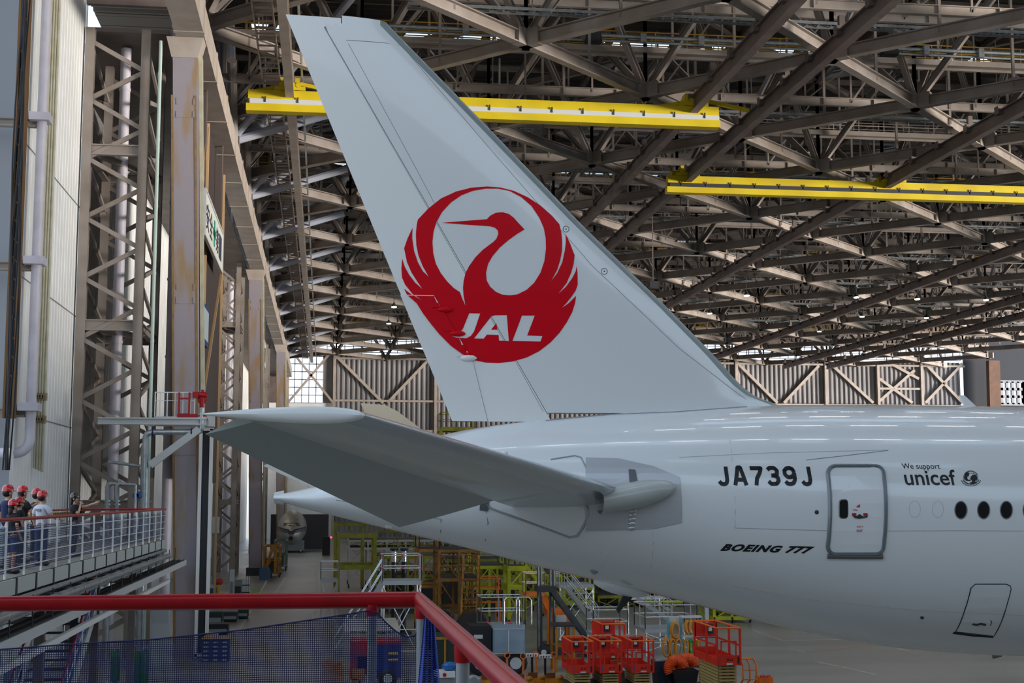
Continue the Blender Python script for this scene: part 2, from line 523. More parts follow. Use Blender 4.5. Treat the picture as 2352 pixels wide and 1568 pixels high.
for k in range(8):
    y = 70.5 + 17.54 * k
    mb = MB()
    for s_ in (-.35, .35): mb.beam((4, y + s_, 32.6), (112, y + s_, 32.6), .07, .16)
    for i in range(150): mb.beam((4 + i * .72, y - .35, 32.6), (4 + i * .72, y + .35, 32.6), .06)
    for i in range(12): mb.beam((10.64 + i * 8.77, y + .36, 32.6), (10.64 + i * 8.77, y + .36, 38.54), .05)
    tag(mb.build('cable_tray', GALV), 'dark ladder shaped cable tray hung under the roof', 'cable tray', 'cable trays under the roof')
# long silver conduit near the front of the roof
y = P(1000, 75, Z=34.5).y
cz = MB().tube((P(860, 65, Y=y).x, y, 34.8), (80, y, 34.8), .11).tube((P(860, 65, Y=y).x, y + .1, 34.5), (80, y + .1, 34.5), .08)
for i in range(20): cz.box((8 + i * 3.6, y - .05, 34.7), (.35, .35, .55))
tag(cz.build('conduit', GALV), 'bright silver twin conduit crossing the near roof', 'pipe')
# ------------------------------------------------------------------ runway beams and cranes
RW = {}
for nm, x, mt in (('left of the fin', -2.3, STEELL), ('first right of the fin', 22.2, STEELD), ('second right of the fin', 26.7, STEELD), ('third right of the fin', 42.3, STEELD), ('fourth right of the fin', 66.0, STEELD), ('fifth right of the fin', 83.0, STEELD), ('far right', 91.0, STEELD)):
    t = thing('crane_runway', 'dark steel crane runway beam under the trusses, %s' % nm, 'crane runway', (x, 60, 30.6), group='crane runway beams', kind='structure')
    MB().ibeam((x, 52, 31.0), (x, 244, 31.0), .5, .95, .07).build('beam', mt, t)
    mb = MB()
    for i in range(44):
        yy = 55 + i * 4.385
        mb.box((x - .2, yy, 31.45), (.3, .5, .5))
        if i % 2: mb.beam((x, yy, 31.4), (x, yy, 32.3), .3)
    mb.build('hanger_clip', mt, t)
def crane(label, X0, X1, y, ztop, hangers, lab2):
    t = thing('overhead_crane', label, 'crane', (X0, y, ztop - 1.2))
    MB().bb(X0, X1, y - .35, y + .35, ztop - .56, ztop).build('main_girder', YEL, t)
    MB().bb(X0 - .1, X1 + .05, y - .45, y + .3, ztop - 1.3, ztop - .86).build('lower_girder', YEL, t)
    mb = MB().bb(X0 + .1, X1, y - .42, y - .1, ztop - .86, ztop - .56)
    mb.build('power_rail', LGREY if lab2 else DARK, t)
    mb = MB()
    for i in range(int((X1 - X0) / 1.9)): mb.box((X0 + 1 + i * 1.9, y - .44, ztop - .6), (.08, .06, .34))
    mb.build('clamp', DARK, t)
    for x in hangers:
        hb = MB().bb(x - .9, x + .9, y - .5, y + .5, ztop + .0, ztop + .22).bb(x - .55, x - .3, y - .45, y + .4, ztop, ztop + .75).bb(x + .3, x + .55, y - .45, y + .4, ztop, ztop + .75)
        if lab2: hb.beam((x + .6, y, ztop + .5), (x + 3.6, y, ztop - .05), .22).beam((x - .6, y, ztop + .3), (x - 2.0, y, ztop), .2)
        else: hb.beam((x - 1.2, y, ztop + .15), (x + 1.2, y + 2, ztop + .9), .2, .5)
        h = hb.build('hanger', YEL, t)
        wb = MB()
        for i in range(4): wb.lathe([(.16, -.05), (.16, .05)], (x - .5 + i * .33, y - .48, ztop + .3), 'y', 10)
        wb.build('wheel', YEL, h)
    return t
q = P(1590, 262, X=22.2)
yc1 = q.y
crane('yellow overhead crane girder passing behind the tail fin', P(570, 240, Y=yc1).x, P(1648, 280, Y=yc1).x, yc1, P(1300, 236, Y=yc1).z, (-2.3, 22.2), 1)
q = P(1577, 408, X=26.7)
yc2 = q.y
crane('yellow overhead crane girder at the right edge of the view', P(1532, 420, Y=yc2).x, P(2700, 440, Y=yc2).x, yc2, P(1700, 410, Y=yc2).z, (P(1577, 408, Y=yc2).x, P(2050, 420, Y=yc2).x), 0)
# long ladder tray and thin pipe on the left under the roof
mb = MB()
for x in (-3.9, -2.9): mb.beam((x, 58, 31.6), (x, 246, 31.6), .08, .14)
for i in range(22): mb.beam((-3.9, 58 + i * 8.77, 31.6), (-3.9, 58 + i * 8.77, 38.54), .06)
for i in range(190): mb.beam((-3.9, 58 + i, 31.6), (-2.9, 58 + i, 31.6), .09)
tag(mb.build('roof_ladder_tray', STEELL), 'long rung tray hung beside the left crane runway', 'cable tray')
tag(MB().tube((-1.6, 55, 31.75), (-1.6, 246, 31.75), .07).build('thin_pipe', GALV), 'thin silver pipe running back beside the left runway', 'pipe')
# lamps hung under the roof and loudspeakers
LAMP = mat('lit_lamp', (1, 1, .86, 1), .5, emit=14)
snap = lambda y: 58 + 4.385 * round((y - 58) / 4.385)
for i, (px, py, Yd) in enumerate(((1715, 680, 150), (1967, 684, 150), (2107, 688, 150), (1630, 721, 170), (2265, 690, 150), (1980, 728, 175), (1882, 762, 200), (2128, 731, 175), (905, 706, 160), (893, 744, 185), (1797, 791, 225), (2252, 798, 225), (950, 645, 140), (2010, 818, 235))):
    p = P(px, py, Y=snap(Yd))
    t = thing('high_bay_lamp', 'small lit lamp hanging under the far roof', 'lamp', p, group='lit lamps under the far roof')
    MB().lathe([(.28, 0), (.3, .1)], p).build('lamp_face', LAMP, t)
    MB().lathe([(.32, .1), (.12, .5), (.05, .6)], p).tube(p + V((0, 0, .6)), (p.x, p.y, 39.22), .04, 6).build('housing', DARK, t)
for (px, py, Yd, lab) in ((1362, 85, 78, 'black loudspeaker box under the roof above the left crane'), (2042, 115, 80, 'black loudspeaker box under the roof at upper right'), (1500, 655, 120, 'small black loudspeaker under the roof beside the fin edge')):
    p = P(px, py, Y=snap(Yd))
    t = thing('loudspeaker', lab, 'loudspeaker', p)
    MB().prism([(p.x - .5, p.y - .35, p.z - .35), (p.x + .5, p.y - .35, p.z - .35), (p.x + .4, p.y - .35, p.z + .35), (p.x - .4, p.y - .35, p.z + .35)], (0, .7, 0)).build('cabinet', BLACK, t)
    MB().beam((p.x, p.y, p.z + .35), (p.x, p.y, 39.22), .08).build('bracket', STEELD, t)
    MB().bb(p.x - .38, p.x + .38, p.y - .38, p.y - .35, p.z - .28, p.z + .28).build('grille', DARK, t)
for i, (px, py, Yd) in enumerate(((1427, 155, 86), (2078, 180, 84), (1850, 348, 104), (1565, 553, 130), (1590, 553, 131), (2100, 585, 140))):
    p = P(px, py, Y=snap(Yd))
    t = thing('flood_light', 'dark floodlight with pale lens panels hung under the roof', 'floodlight', p, group='unlit floodlights under the roof')
    MB().prism([(p.x - .6, p.y, p.z), (p.x + .6, p.y, p.z), (p.x, p.y, p.z + .5)], (0, .5, 0)).build('housing', BLACK, t)
    mb = MB()
    for dx in (-.38, -.1, .18):
        mb.bb(p.x + dx, p.x + dx + .22, p.y - .05, p.y + .4, p.z - .12, p.z)
    mb.build('lens', LGREY, t)
    MB().beam((p.x, p.y + .2, p.z + .4), (p.x, p.y + .1, 39.22), .07).build('stem', DARK, t)

# rows of lit strip lamps over the near bay (their reflections streak the fuselage crown)
STRIP = mat('lit_strip_lamp', (.95, .98, 1, 1), .5, emit=24)
sl = None
for r_i, (yl, zl) in enumerate(((31.0, 31.5), (40.0, 31.5), (49.0, 31.5), (58.0, 31.5))):
    for i in range(15):
        x = -3 + i * 3.6 + .5 * (r_i % 2)
        if sl is None:
            sl = thing('strip_lamp', 'lit strip lamp hung in rows from the roof above the aircraft', 'lamp', (0, 0, 0), group='strip lamps above the aircraft', world=False)
            MB().bb(-1.1, 1.1, -.1, .1, 0, .03).build('tube', STRIP, sl)
            MB().bb(-1.15, 1.15, -.14, .14, .03, .16).bb(-.03, .03, -.03, .03, .16, 7.1).build('housing', DARK, sl)
            sl.location = (x, yl, zl)
        else: dup(sl, (x, yl, zl))
# ------------------------------------------------------------------ airplane
YC = 32.7
plane = thing('airplane', 'large white airliner with a red crane crest on its tall fin', 'airplane', (8, YC, 0))
def pc(px, py): return P(px, py, Y=YC)
TOP = [(633, 1136), (645, 1134), (720, 1118), (800, 1085), (880, 1046), (960, 1012), (1040, 988), (1150, 974), (1250, 963), (1400, 950), (1550, 941), (1700, 933), (1785, 930), (1960, 930), (2100, 931), (2352, 935), (2420, 936)]
BOT = [(633, 1150), (645, 1152), (700, 1168), (770, 1185), (830, 1200), (900, 1217), (1000, 1240), (1110, 1268), (1240, 1302), (1360, 1331), (1500, 1362), (1600, 1389), (1700, 1416), (1800, 1441), (1900, 1463), (2000, 1480), (2100, 1492), (2200, 1500), (2300, 1505), (2420, 1507)]
TOP = [(pc(*q).x, pc(*q).z) for q in TOP]; BOT = [(pc(*q).x, pc(*q).z) for q in BOT]
WID = [(-1.1, .22), (-.9, .3), (0, .62), (1, 1.0), (3, 1.62), (5, 2.15), (6.7, 2.5), (8.5, 2.82), (10.5, 3.02), (13, 3.1), (60, 3.1)]
def itp(tab, x):
    if x <= tab[0][0]: return tab[0][1]
    for (a, b_), (c, d) in zip(tab, tab[1:]):
        if x <= c:
            t = (x - a) / (c - a)
            return b_ + (d - b_) * t
    return tab[-1][1]
def smooth_itp(tab, x, h=.9): return sum(itp(tab, x + h * k) for k in (-1, -.5, 0, .5, 1)) / 5
def fsec(x):
    h = .9 if x > .4 else .05
    zt_, zb_, w_ = smooth_itp(TOP, x, h), smooth_itp(BOT, x, h), smooth_itp(WID, x, h)
    return (zt_ + zb_) / 2, (zt_ - zb_) / 2, w_
XS = [-1.12, -1.0, -.8, -.5, -.2] + [i * .4 for i in range(0, 50)] + [20 + i * 2 for i in range(0, 16)]
NR = 72
fus = MB()
rows = []
for x in XS:
    c_, h_, w_ = fsec(x)
    rows.append([(x, YC - w_ * math.cos(t), c_ + h_ * math.sin(t)) for t in [2 * PI * j / NR for j in range(NR)]])
fus.grid(rows, closed=True)
fus.add(rows[0], [tuple(range(NR))])
fus.add(rows[-1], [tuple(range(NR))[::-1]])
fus.build('fuselage', PW, plane, smooth=True)
FB = fus.bvh()
def hit(px, py, bv=None):
    d = ray(px, py).normalized()
    r = (bv or FB).ray_cast(EYE, d)
    return r[0]
# fin -----------------------------------------------------------------
LEp = [(1810, 936), (1785, 930), (1755, 919), (1720, 903), (1690, 873), (1640, 816), (1530, 704), (1336, 516), (1100, 271), (896, 62), (887, 52)]
TEp = [(1046, 985), (1040, 966), (921, 677), (656, 33)]
LEt = sorted([(pc(*q).z, pc(*q).x) for q in LEp]); TEt = sorted([(pc(*q).z, pc(*q).x) for q in TEp])
def naca(s, t): return 5 * t * (.2969 * math.sqrt(max(s, 0)) - .126 * s - .3516 * s * s + .2843 * s ** 3 - .1015 * s ** 4)
def finh(x, z):
    xl, xt = itp(LEt, z), itp(TEt, z)
    c_ = xl - xt
    s = min(1, max(0, (xl - x) / c_))
    return min(naca(s, .095) * min(c_, 6.2), .6)
def vpanel(mb, st, fs, dy=None):
    """two sided aerofoil patch: st = rows of (front, back) XZ points, fs = fractions from front to back"""
    A, B = [], []
    for a, b_ in st:
        ra, rb = [], []
        for f in fs:
            x, z = a[0] + (b_[0] - a[0]) * f, a[1] + (b_[1] - a[1]) * f
            h = finh(x, z)
            o = dy(x, z) if dy else 0
            ra.append((x, YC - h + o, z)); rb.append((x, YC + h + o, z))
        A.append(ra); B.append(rb)
    mb.grid(A); mb.grid(B)
    mb.grid([A[0], B[0]]); mb.grid([A[-1], B[-1]])
    mb.grid([[r[0] for r in A], [r[0] for r in B]]); mb.grid([[r[-1] for r in A], [r[-1] for r in B]])
def xz(px, py):
    q = pc(px, py)
    return (q.x, q.z)
HG = [(1290, 1012), (1250, 942), (1184, 828), (1068, 626), (1012, 527), (887, 310), (745, 62)]
HGt = sorted([(xz(*q)[1], xz(*q)[0]) for q in HG])
zs = [9.02 + (xz(896, 62)[1] - 9.02) * i / 40 for i in range(41)]
LEW = .24
finb = MB()
st = []
for z in zs:
    xl, xh = itp(LEt, z), itp(HGt, z)
    st.append(((xl - LEW, z), (xh, z)))
vpanel(finb, st, [i / 14 for i in range(15)])
# tip piece
a, b_, c_, d_ = xz(896, 62), xz(785, 64), xz(873, 49), xz(785, 39)
vpanel(finb, [((a[0] - LEW, a[1]), b_), (c_, d_)], [i / 6 for i in range(7)])
finb.build('fin', PW, plane, smooth=True)
leb = MB()
vpanel(leb, [((itp(LEt, z), z), (itp(LEt, z) - LEW, z)) for z in zs], [0, .01, .04, .1, .2, .4, .7, 1])
vpanel(leb, [(a, (a[0] - LEW, a[1])), (xz(887, 52), c_)], [0, .03, .1, .3, 1])
leb.build('fin_leading_edge', FLE, plane, smooth=True)
rud = MB()
zr0 = xz(1110, 968)[1]
zr = [zr0 + (xz(745, 62)[1] - zr0) * i / 30 for i in range(31)]
TH_ = [(1130, 990), (1120, 968), (1085, 828), (1003, 690), (995, 677)]
THt = sorted([(xz(*q)[1], xz(*q)[0]) for q in TH_])
ztab = xz(921, 680)[1]
zlow = [z for z in zr if z < ztab] + [ztab]
zup = [ztab + .001] + [z for z in zr if z > ztab + .01]
vpanel(rud, [((itp(HGt, z) - .015, z), (itp(THt, z), z)) for z in zlow], [i / 8 for i in range(9)])
vpanel(rud, [((itp(HGt, z) - .015, z), (itp(TEt, z), z)) for z in zup], [i / 8 for i in range(9)])
vpanel(rud, [(xz(783, 64), xz(668, 62)), (xz(783, 45), xz(656, 33))], [i / 6 for i in range(7)])
rd = rud.build('rudder', TABW, plane, smooth=True)
tab = MB()
zt_ = [xz(1040, 967)[1] + (xz(921, 678)[1] - xz(1040, 967)[1]) * i / 14 for i in range(15)]
tdy = lambda x, z: -.11 * max(0, itp(THt, z) - x) - .02
vpanel(tab, [((itp(THt, z) - .01, z), (itp(TEt, z) - .03, z)) for z in zt_], [i / 6 for i in range(7)], tdy)
tab.build('rudder_tab', TABW, rd, smooth=True)
allfin = MB()
for q in (finb, leb, rud, tab): allfin.add(q.v, q.f)
FNB = allfin.bvh()
def finy(x, z):
    y = YC - finh(x, z)
    if z < ztab and x < itp(THt, z): y += tdy(x, z) - .012
    return y
# decals ---------------------------------------------------------------
def castY(x, z, bv, y0=10.0):
    if bv is FNB: return finy(x, z)
    r = bv.ray_cast(V((x, y0, z)), V((0, 1, 0)))
    return r[0].y if r[0] is not None else None
def decal(polys, name, mt, parent, bv, cell=.3, off=.006, cuts=()):
    """flat outline (first polygon, then its holes) in XZ laid onto the aircraft skin"""
    bm = bmesh.new()
    for grp in polys:
        pl = [[V((x, z, 0)) for x, z in pg] for pg in grp]
        tri = geometry.tessellate_polygon(pl)
        flat = [q for pg in pl for q in pg]
        vs = [bm.verts.new(q) for q in flat]
        for t in tri:
            try: bm.faces.new([vs[i] for i in t])
            except ValueError: pass
    xs_ = [v.co.x for v in bm.verts]; zs_ = [v.co.y for v in bm.verts]
    for ax, lo, hi in ((0, min(xs_), max(xs_)), (1, min(zs_), max(zs_))):
        k = math.floor(lo / cell) + 1
        while k * cell < hi:
            nrm = V((1, 0, 0)) if ax == 0 else V((0, 1, 0))
            bmesh.ops.bisect_plane(bm, geom=bm.verts[:] + bm.edges[:] + bm.faces[:], plane_co=nrm * (k * cell), plane_no=nrm)
            k += 1
    for co, no in cuts: bmesh.ops.bisect_plane(bm, geom=bm.verts[:] + bm.edges[:] + bm.faces[:], plane_co=(*co, 0), plane_no=(*no, 0))
    last = YC - 1
    for v in bm.verts:
        y = castY(v.co.x, v.co.y, bv)
        if y is None: y = last
        last = y
        v.co = V((v.co.x, y - off, v.co.y))
    mb = MB()
    bm.verts.index_update()
    mb.v = [tuple(v.co) for v in bm.verts]
    mb.f = [tuple(v.index for v in f.verts) for f in bm.faces]
    mb.m = [0] * len(mb.f)
    bm.free()
    o = mb.build(name, mt, parent, fix=False)
    # all faces look outwards (towards -Y)
    o.data.update()
    flip = [p for p in o.data.polygons if p.normal.y > 0]
    for p in flip: p.flip()
    return o
def onfin(px, py):
    q = hit(px, py, FNB) or pc(px, py)
    return (q.x, q.z)
def onfus(px, py):
    q = hit(px, py) or pc(px, py)
    return (q.x, q.z)
lg = lambda pts: [onfin(860 + x * .29335, 400 + y * .29335) for x, y in pts]
outer = [(880, 96), (980, 103), (1090, 130), (1200, 180), (1300, 245), (1390, 325), (1448, 392), (1462, 450), (1470, 520), (1468, 600), (1455, 670), (1430, 750), (1383, 836), (1430, 775), (1470, 690), (1490, 600), (1498, 530), (1497, 468), (1530, 540), (1567, 635), (1560, 700), (1540, 770), (1505, 850), (1436, 940), (1500, 880), (1550, 810), (1575, 760), (1584, 718), (1590, 780), (1591, 865), (1575, 910), (1545, 955), (1510, 1000), (1467, 1046), (1520, 1010), (1560, 970), (1578, 950), (1570, 1010), (1548, 1080), (1505, 1160), (1450, 1240), (1380, 1315), (1290, 1385), (1190, 1435), (1080, 1466), (970, 1478), (870, 1474), (780, 1455), (690, 1410), (600, 1345), (510, 1255), (440, 1170), (380, 1090), (330, 1010), (262, 950), (230, 895), (275, 930), (330, 965), (370, 985), (300, 940), (240, 865), (216, 810), (211, 740), (217, 660), (235, 720), (270, 785), (320, 850), (375, 898), (335, 840), (290, 770), (255, 690), (232, 580), (260, 500), (298, 420), (295, 500), (310, 600), (340, 690), (380, 760), (425, 803), (380, 725), (345, 640), (328, 560), (324, 470), (330, 400), (340, 355), (420, 270), (520, 190), (640, 135), (760, 105)]
hole = [(668, 922), (690, 980), (713, 1030), (697, 950), (693, 890), (697, 840), (712, 775), (740, 720), (790, 650), (850, 590), (930, 530), (955, 505), (970, 465), (965, 440), (945, 420), (910, 408), (720, 395), (527, 380), (700, 366), (880, 352), (905, 325), (950, 302), (1000, 297), (1050, 310), (1090, 340), (1130, 385), (1175, 432), (1120, 465), (1050, 515), (980, 575), (925, 640), (890, 700), (873, 770), (878, 830), (905, 880), (950, 920), (1000, 942), (1060, 948), (1120, 940), (1190, 905), (1250, 850), (1300, 770), (1330, 680), (1343, 580), (1340, 500), (1325, 420), (1290, 340), (1230, 250), (1150, 180), (1060, 132), (970, 113), (870, 113), (770, 130), (680, 165), (600, 220), (530, 295), (485, 375), (462, 450), (454, 530), (460, 620), (480, 700), (520, 775), (570, 840), (620, 890)]
Jl = [(742, 1088), (828, 1090), (780, 1230), (755, 1265), (720, 1283), (640, 1280), (605, 1265), (615, 1235), (665, 1235), (690, 1215)]
Al = [(915, 1112), (940, 1104), (1036, 1103), (1052, 1306), (975, 1302), (972, 1258), (880, 1255), (855, 1287), (780, 1285)]
Ai = [(955, 1165), (962, 1217), (912, 1217)]
Ll = [(1155, 1106), (1255, 1106), (1195, 1262), (1315, 1266), (1300, 1309), (1080, 1305)]
h0, h1 = xz(1085, 828), xz(1003, 690)
hn = (h1[1] - h0[1], -(h1[0] - h0[0]))
CUTS = [((0, ztab - .002), (0, 1)), ((0, ztab + .012), (0, 1)), (h0, hn), ((h0[0] + .015, h0[1]), hn)]
decal([[lg(outer), lg(hole), lg(Jl), lg(Al), lg(Ll)], [lg(Ai)]], 'crane_crest', LOGO, plane, FNB, cell=.12, off=.008, cuts=CUTS).data.update()
# actuator fairings at the tab, survey targets, seams
for i, (px, py) in enumerate(((1022, 711), (1050, 766), (1076, 822))):
    x, z = onfin(px, py)
    y = castY(x, z, FNB)
    MB().ell((x, y - .02, z), (.2, .09, .07)).tube((x - .3, y - .05, z + .05), (x + .12, y - .04, z + .05), .012, 6).build('tab_fairing', LOGO if i < 2 else TABW, rd, smooth=True)
def ringpts(cx, cy, rx, ry, n=24, a0=0, a1=2 * PI): return [(cx + rx * math.cos(a0 + (a1 - a0) * i / n), cy + ry * math.sin(a0 + (a1 - a0) * i / n)) for i in range(n if a1 - a0 > 6.2 else n + 1)]
def skinpath(pts, r, name, mt, parent, bv, conv, closed=False, step=.25):
    q = [conv(*p) for p in pts]
    if closed: q = q + [q[0]]
    out = []
    for a, b_ in zip(q, q[1:]):
        k = max(1, int(math.hypot(b_[0] - a[0], b_[1] - a[1]) / step))
        for i in range(k): out.append((a[0] + (b_[0] - a[0]) * i / k, a[1] + (b_[1] - a[1]) * i / k))
    if not closed: out.append(q[-1])
    p3 = []
    for x, z in out:
        y = castY(x, z, bv)
        if y is not None: p3.append((x, y, z))
    mb = MB()
    if len(p3) > 2: mb.path(p3, r, 6, closed=closed)
    return mb.build(name, mt, parent) if name else mb
for px, py in ((1300, 526), (1388, 623)):
    o = skinpath(ringpts(px, py, 7, 7, 16), .007, 'survey_target', INK, plane, FNB, onfin, True)
    x, z = onfin(px, py)
    mb = MB().ell((x, castY(x, z, FNB), z), (.018, .008, .018))
    mb.build('target_dot', INK, o)
skinpath([(1248, 945), (1184, 830), (1068, 628), (1012, 529), (745, 64)], .006, 'rudder_hinge_gap', LINE, plane, FNB, onfin)
skinpath([(795, 92), (880, 98), (925, 105)], .008, 'fin_tip_seam', LINE, plane, FNB, onfin)
skinpath([(800, 100), (960, 395), (1010, 490)], .006, 'fin_rear_seam', LINE, plane, FNB, onfin)
skinpath([(905, 85), (1120, 335), (1360, 610), (1560, 800), (1715, 918)], .006, 'fin_front_seam', LINE, plane, FNB, onfin)
skinpath([(1253, 966), (1400, 952), (1550, 946), (1715, 934)], .018, 'fin_root_seam', LINE, plane, FB, onfus)
# lettering --------------------------------------------------------------
def textmesh(body, offset=0.0, shear=0.0, spacing=1.0):
    cu = bpy.data.curves.new('lettering', 'FONT')
    cu.body = body
    cu.offset = offset
    cu.shear = shear
    cu.space_character = spacing
    cu.resolution_u = 4
    ob = bpy.data.objects.new('lettering', cu)
    C.objects.link(ob)
    dg = bpy.context.evaluated_depsgraph_get()
    me = ob.evaluated_get(dg).to_mesh()
    vs = [V(v.co) for v in me.vertices]
    fs = [tuple(p.vertices) for p in me.polygons]
    ob.evaluated_get(dg).to_mesh_clear()
    bpy.data.objects.remove(ob)
    bpy.data.curves.remove(cu)
    x0, x1 = min(v.x for v in vs), max(v.x for v in vs)
    y0, y1 = min(v.y for v in vs), max(v.y for v in vs)
    return [((v.x - x0) / (x1 - x0), (v.y - y0) / (y1 - y0)) for v in vs], fs
def skintext(body, box, name, mt, parent, offset=0.0, shear=0.0, spacing=1.0, off=.006, base=None, cell=.12):
    """box = photo pixels (x0, ytop, x1, ybottom); base = baseline y at left and right"""
    uv, fs = textmesh(body, offset, shear, spacing)
    x0, yt, x1, yb = box
    yl, yr = base or (yb, yb)
    A, B = onfus(x0, yl), onfus(x1, yr)
    T = onfus((x0 + x1) / 2, yt)[1] - onfus((x0 + x1) / 2, yb)[1]
    bm = bmesh.new()
    vv = [bm.verts.new((A[0] + (B[0] - A[0]) * u, A[1] + (B[1] - A[1]) * u + T * v, 0)) for u, v in uv]
    for f in fs:
        try: bm.faces.new([vv[i] for i in f])
        except ValueError: pass
    mb = MB()
    k = math.floor(min(v.co.y for v in bm.verts) / cell) + 1
    top = max(v.co.y for v in bm.verts)
    while k * cell < top:
        bmesh.ops.bisect_plane(bm, geom=bm.verts[:] + bm.edges[:] + bm.faces[:], plane_co=(0, k * cell, 0), plane_no=(0, 1, 0))
        k += 1
    for v in bm.verts:
        y = castY(v.co.x, v.co.y, FB)
        mb.v.append((v.co.x, (y if y else YC - 3) - off, v.co.y))
    bm.verts.index_update()
    mb.f = [tuple(v.index for v in f.verts) for f in bm.faces]
    mb.m = [0] * len(mb.f)
    bm.free()
    o = mb.build(name, mt, parent, fix=False)
    for p in o.data.polygons:
        if p.normal.y > 0: p.flip()
    return o
def stroketext(txt, box, name, mt, parent, hw=.15, gap=.3):
    G = {'J': [[(.78, 1.4), (.78, .35), (.7, .15), (.5, .07), (.3, .12), (.16, .3)]], 'A': [[(.07, 0), (.4, 1.33), (.6, 1.33), (.93, 0)], [(.22, .42), (.78, .42)]], '7': [[(.05, 1.28), (.9, 1.28), (.78, .95), (.5, .5), (.4, 0)]],
         '3': [[(.1, 1.15), (.3, 1.3), (.65, 1.3), (.85, 1.1), (.8, .82), (.55, .73), (.35, .73)], [(.55, .73), (.84, .6), (.88, .33), (.7, .12), (.3, .1), (.08, .3)]], '9': [[(.88, .95), (.8, 1.2), (.6, 1.3), (.35, 1.28), (.14, 1.1), (.14, .8), (.35, .6), (.6, .6), (.85, .8)], [(.88, .95), (.88, .45), (.75, .18), (.5, .09), (.25, .13), (.12, .3)]]}
    x0, yt, x1, yb = box
    A, B = onfus(x0, yb), onfus(x1, yb)
    T = onfus((x0 + x1) / 2, yt)[1] - onfus((x0 + x1) / 2, yb)[1]
    n = len(txt)
    L = n + gap * (n - 1)
    f = lambda i, u, v: (A[0] + (B[0] - A[0]) * (i * (1 + gap) + u) / L, A[1] + T * v / 1.4)
    polys = []
    for i, ch in enumerate(txt):
        for st in G[ch]:
            for (a, b_), (c_, d) in zip(st, st[1:]):
                l_ = math.hypot(c_ - a, d - b_)
                nx, ny = -(d - b_) / l_ * hw, (c_ - a) / l_ * hw
                polys.append([[f(i, a + nx, b_ + ny), f(i, c_ + nx, d + ny), f(i, c_ - nx, d - ny), f(i, a - nx, b_ - ny)]])
            for a, b_ in st[1:-1]: polys.append([[f(i, a + hw * math.cos(k * PI / 4), b_ + hw * math.sin(k * PI / 4)) for k in range(8)]])
    return decal(polys, name, mt, parent, FB, cell=.15, off=.007)
stroketext('JA739J', (1648, 1071, 1869, 1114), 'registration_lettering', INK, plane)
skintext('BOEING 777', (1653, 1250, 1870, 1267), 'maker_lettering', INK, plane, .055, .5, 1.16, base=(1265, 1272))
skintext('We support', (2074, 1064, 2161, 1080), 'support_lettering', INK, plane, .004)
skintext('unicef', (2080, 1078, 2199, 1114), 'charity_lettering', INK, plane, .012)
# charity emblem: globe grid, two heads, wreath
uq = lambda pts: [onfus(2060 + x / 7.84, 1050 + y / 7.84) for x, y in pts]
em = thing('emblem_root', None, None)
bpy.data.objects.remove(em)
adult = [(1205, 345), (1225, 320), (1222, 285), (1240, 266), (1275, 264), (1298, 280), (1300, 305), (1292, 340), (1262, 350), (1275, 400), (1330, 402), (1325, 425), (1260, 425), (1235, 415), (1212, 380)]
child = [(1318, 380), (1330, 345), (1360, 315), (1400, 308), (1435, 330), (1448, 370), (1440, 405), (1410, 425), (1405, 440), (1430, 455), (1400, 475), (1340, 472), (1300, 455), (1345, 445), (1355, 420), (1330, 405)]
leaves = []
for s_ in (-1, 1):
    for i in range(7):
        a = math.radians(205 + i * 20) if s_ < 0 else math.radians(-25 - i * 20)
        for rr_, da in ((150, .35), (182, -.25)):
            cx, cy = 1332 + rr_ * math.cos(a), 362 - rr_ * .83 * math.sin(a)
            ta = a + PI / 2 * s_ + da * s_
            dx, dy_ = math.cos(ta) * 26, -math.sin(ta) * 26
            nx, ny = -dy_ * .28, dx * .28
            leaves.append([uq([(cx - dx, cy - dy_), (cx + nx, cy + ny), (cx + dx, cy + dy_), (cx - nx, cy - ny)])])
eo = decal([[uq(adult)], [uq(child)]] + leaves, 'charity_emblem', INK, plane, FB, cell=.2)
mbl = MB()
for pts in (ringpts(1330, 358, 130, 118, 28), ringpts(1330, 300, 60, 62, 14, PI, 2 * PI), ringpts(1330, 330, 105, 45, 14, PI, 2 * PI), ringpts(1330, 345, 120, 90, 14, PI * 1.1, PI * 1.9), [(1330, 240), (1340, 310)], [(1318, 540), (1360, 500)], [(1410, 540), (1360, 500)]):
    q = skinpath([(2060 + x / 7.84, 1050 + y / 7.84) for x, y in pts], .006, None, None, None, FB, onfus, len(pts) == 28, .05)
    mbl.add(q.v, q.f)
mbl.build('emblem_globe', INK, eo)
# doors, windows, panels ---------------------------------------------------
DOORF = mat('door_frame_grey', '70777C', .35, .3)
def rrect(x0, y0, x1, y1, r, k=4, sl=0.0):
    pts = []
    for cx, cy, a0 in ((x1 - r, y0 + r, -PI / 2), (x1 - r, y1 - r, 0), (x0 + r, y1 - r, PI / 2), (x0 + r, y0 + r, PI)):
        for i in range(k + 1):
            a = a0 + PI / 2 * i / k
            pts.append((cx + r * math.cos(a), cy + r * math.sin(a)))
    return pts
def warp(pts, f): return [(x + f(y), y) for x, y in pts]
door = decal([[[onfus(*p) for p in rrect(1901, 1071, 2029, 1272, 16)]]], 'cabin_door', PW, plane, FB, off=.012)
skinpath(rrect(1901, 1070, 2029, 1272, 18), .05, 'door_frame', DOORF, door, FB, onfus, True, .15)
skinpath([(1900, 1277), (1960, 1278), (2027, 1278)], .06, 'door_sill', mat('sill_brown_grey', '5E5B58', .6), door, FB, onfus)
GLS = mat('dark_cabin_glass', '0B0F16', .08)
decal([[[onfus(*p) for p in rrect(1928, 1148, 1946, 1189, 6)]]], 'door_window', GLS, door, FB, off=.02, cell=.1)
skinpath(rrect(1927, 1147, 1947, 1190, 7), .015, 'window_rim', DOORF, door, FB, onfus, True, .08)
REDM = mat('red_marking', 'B01830', .4)
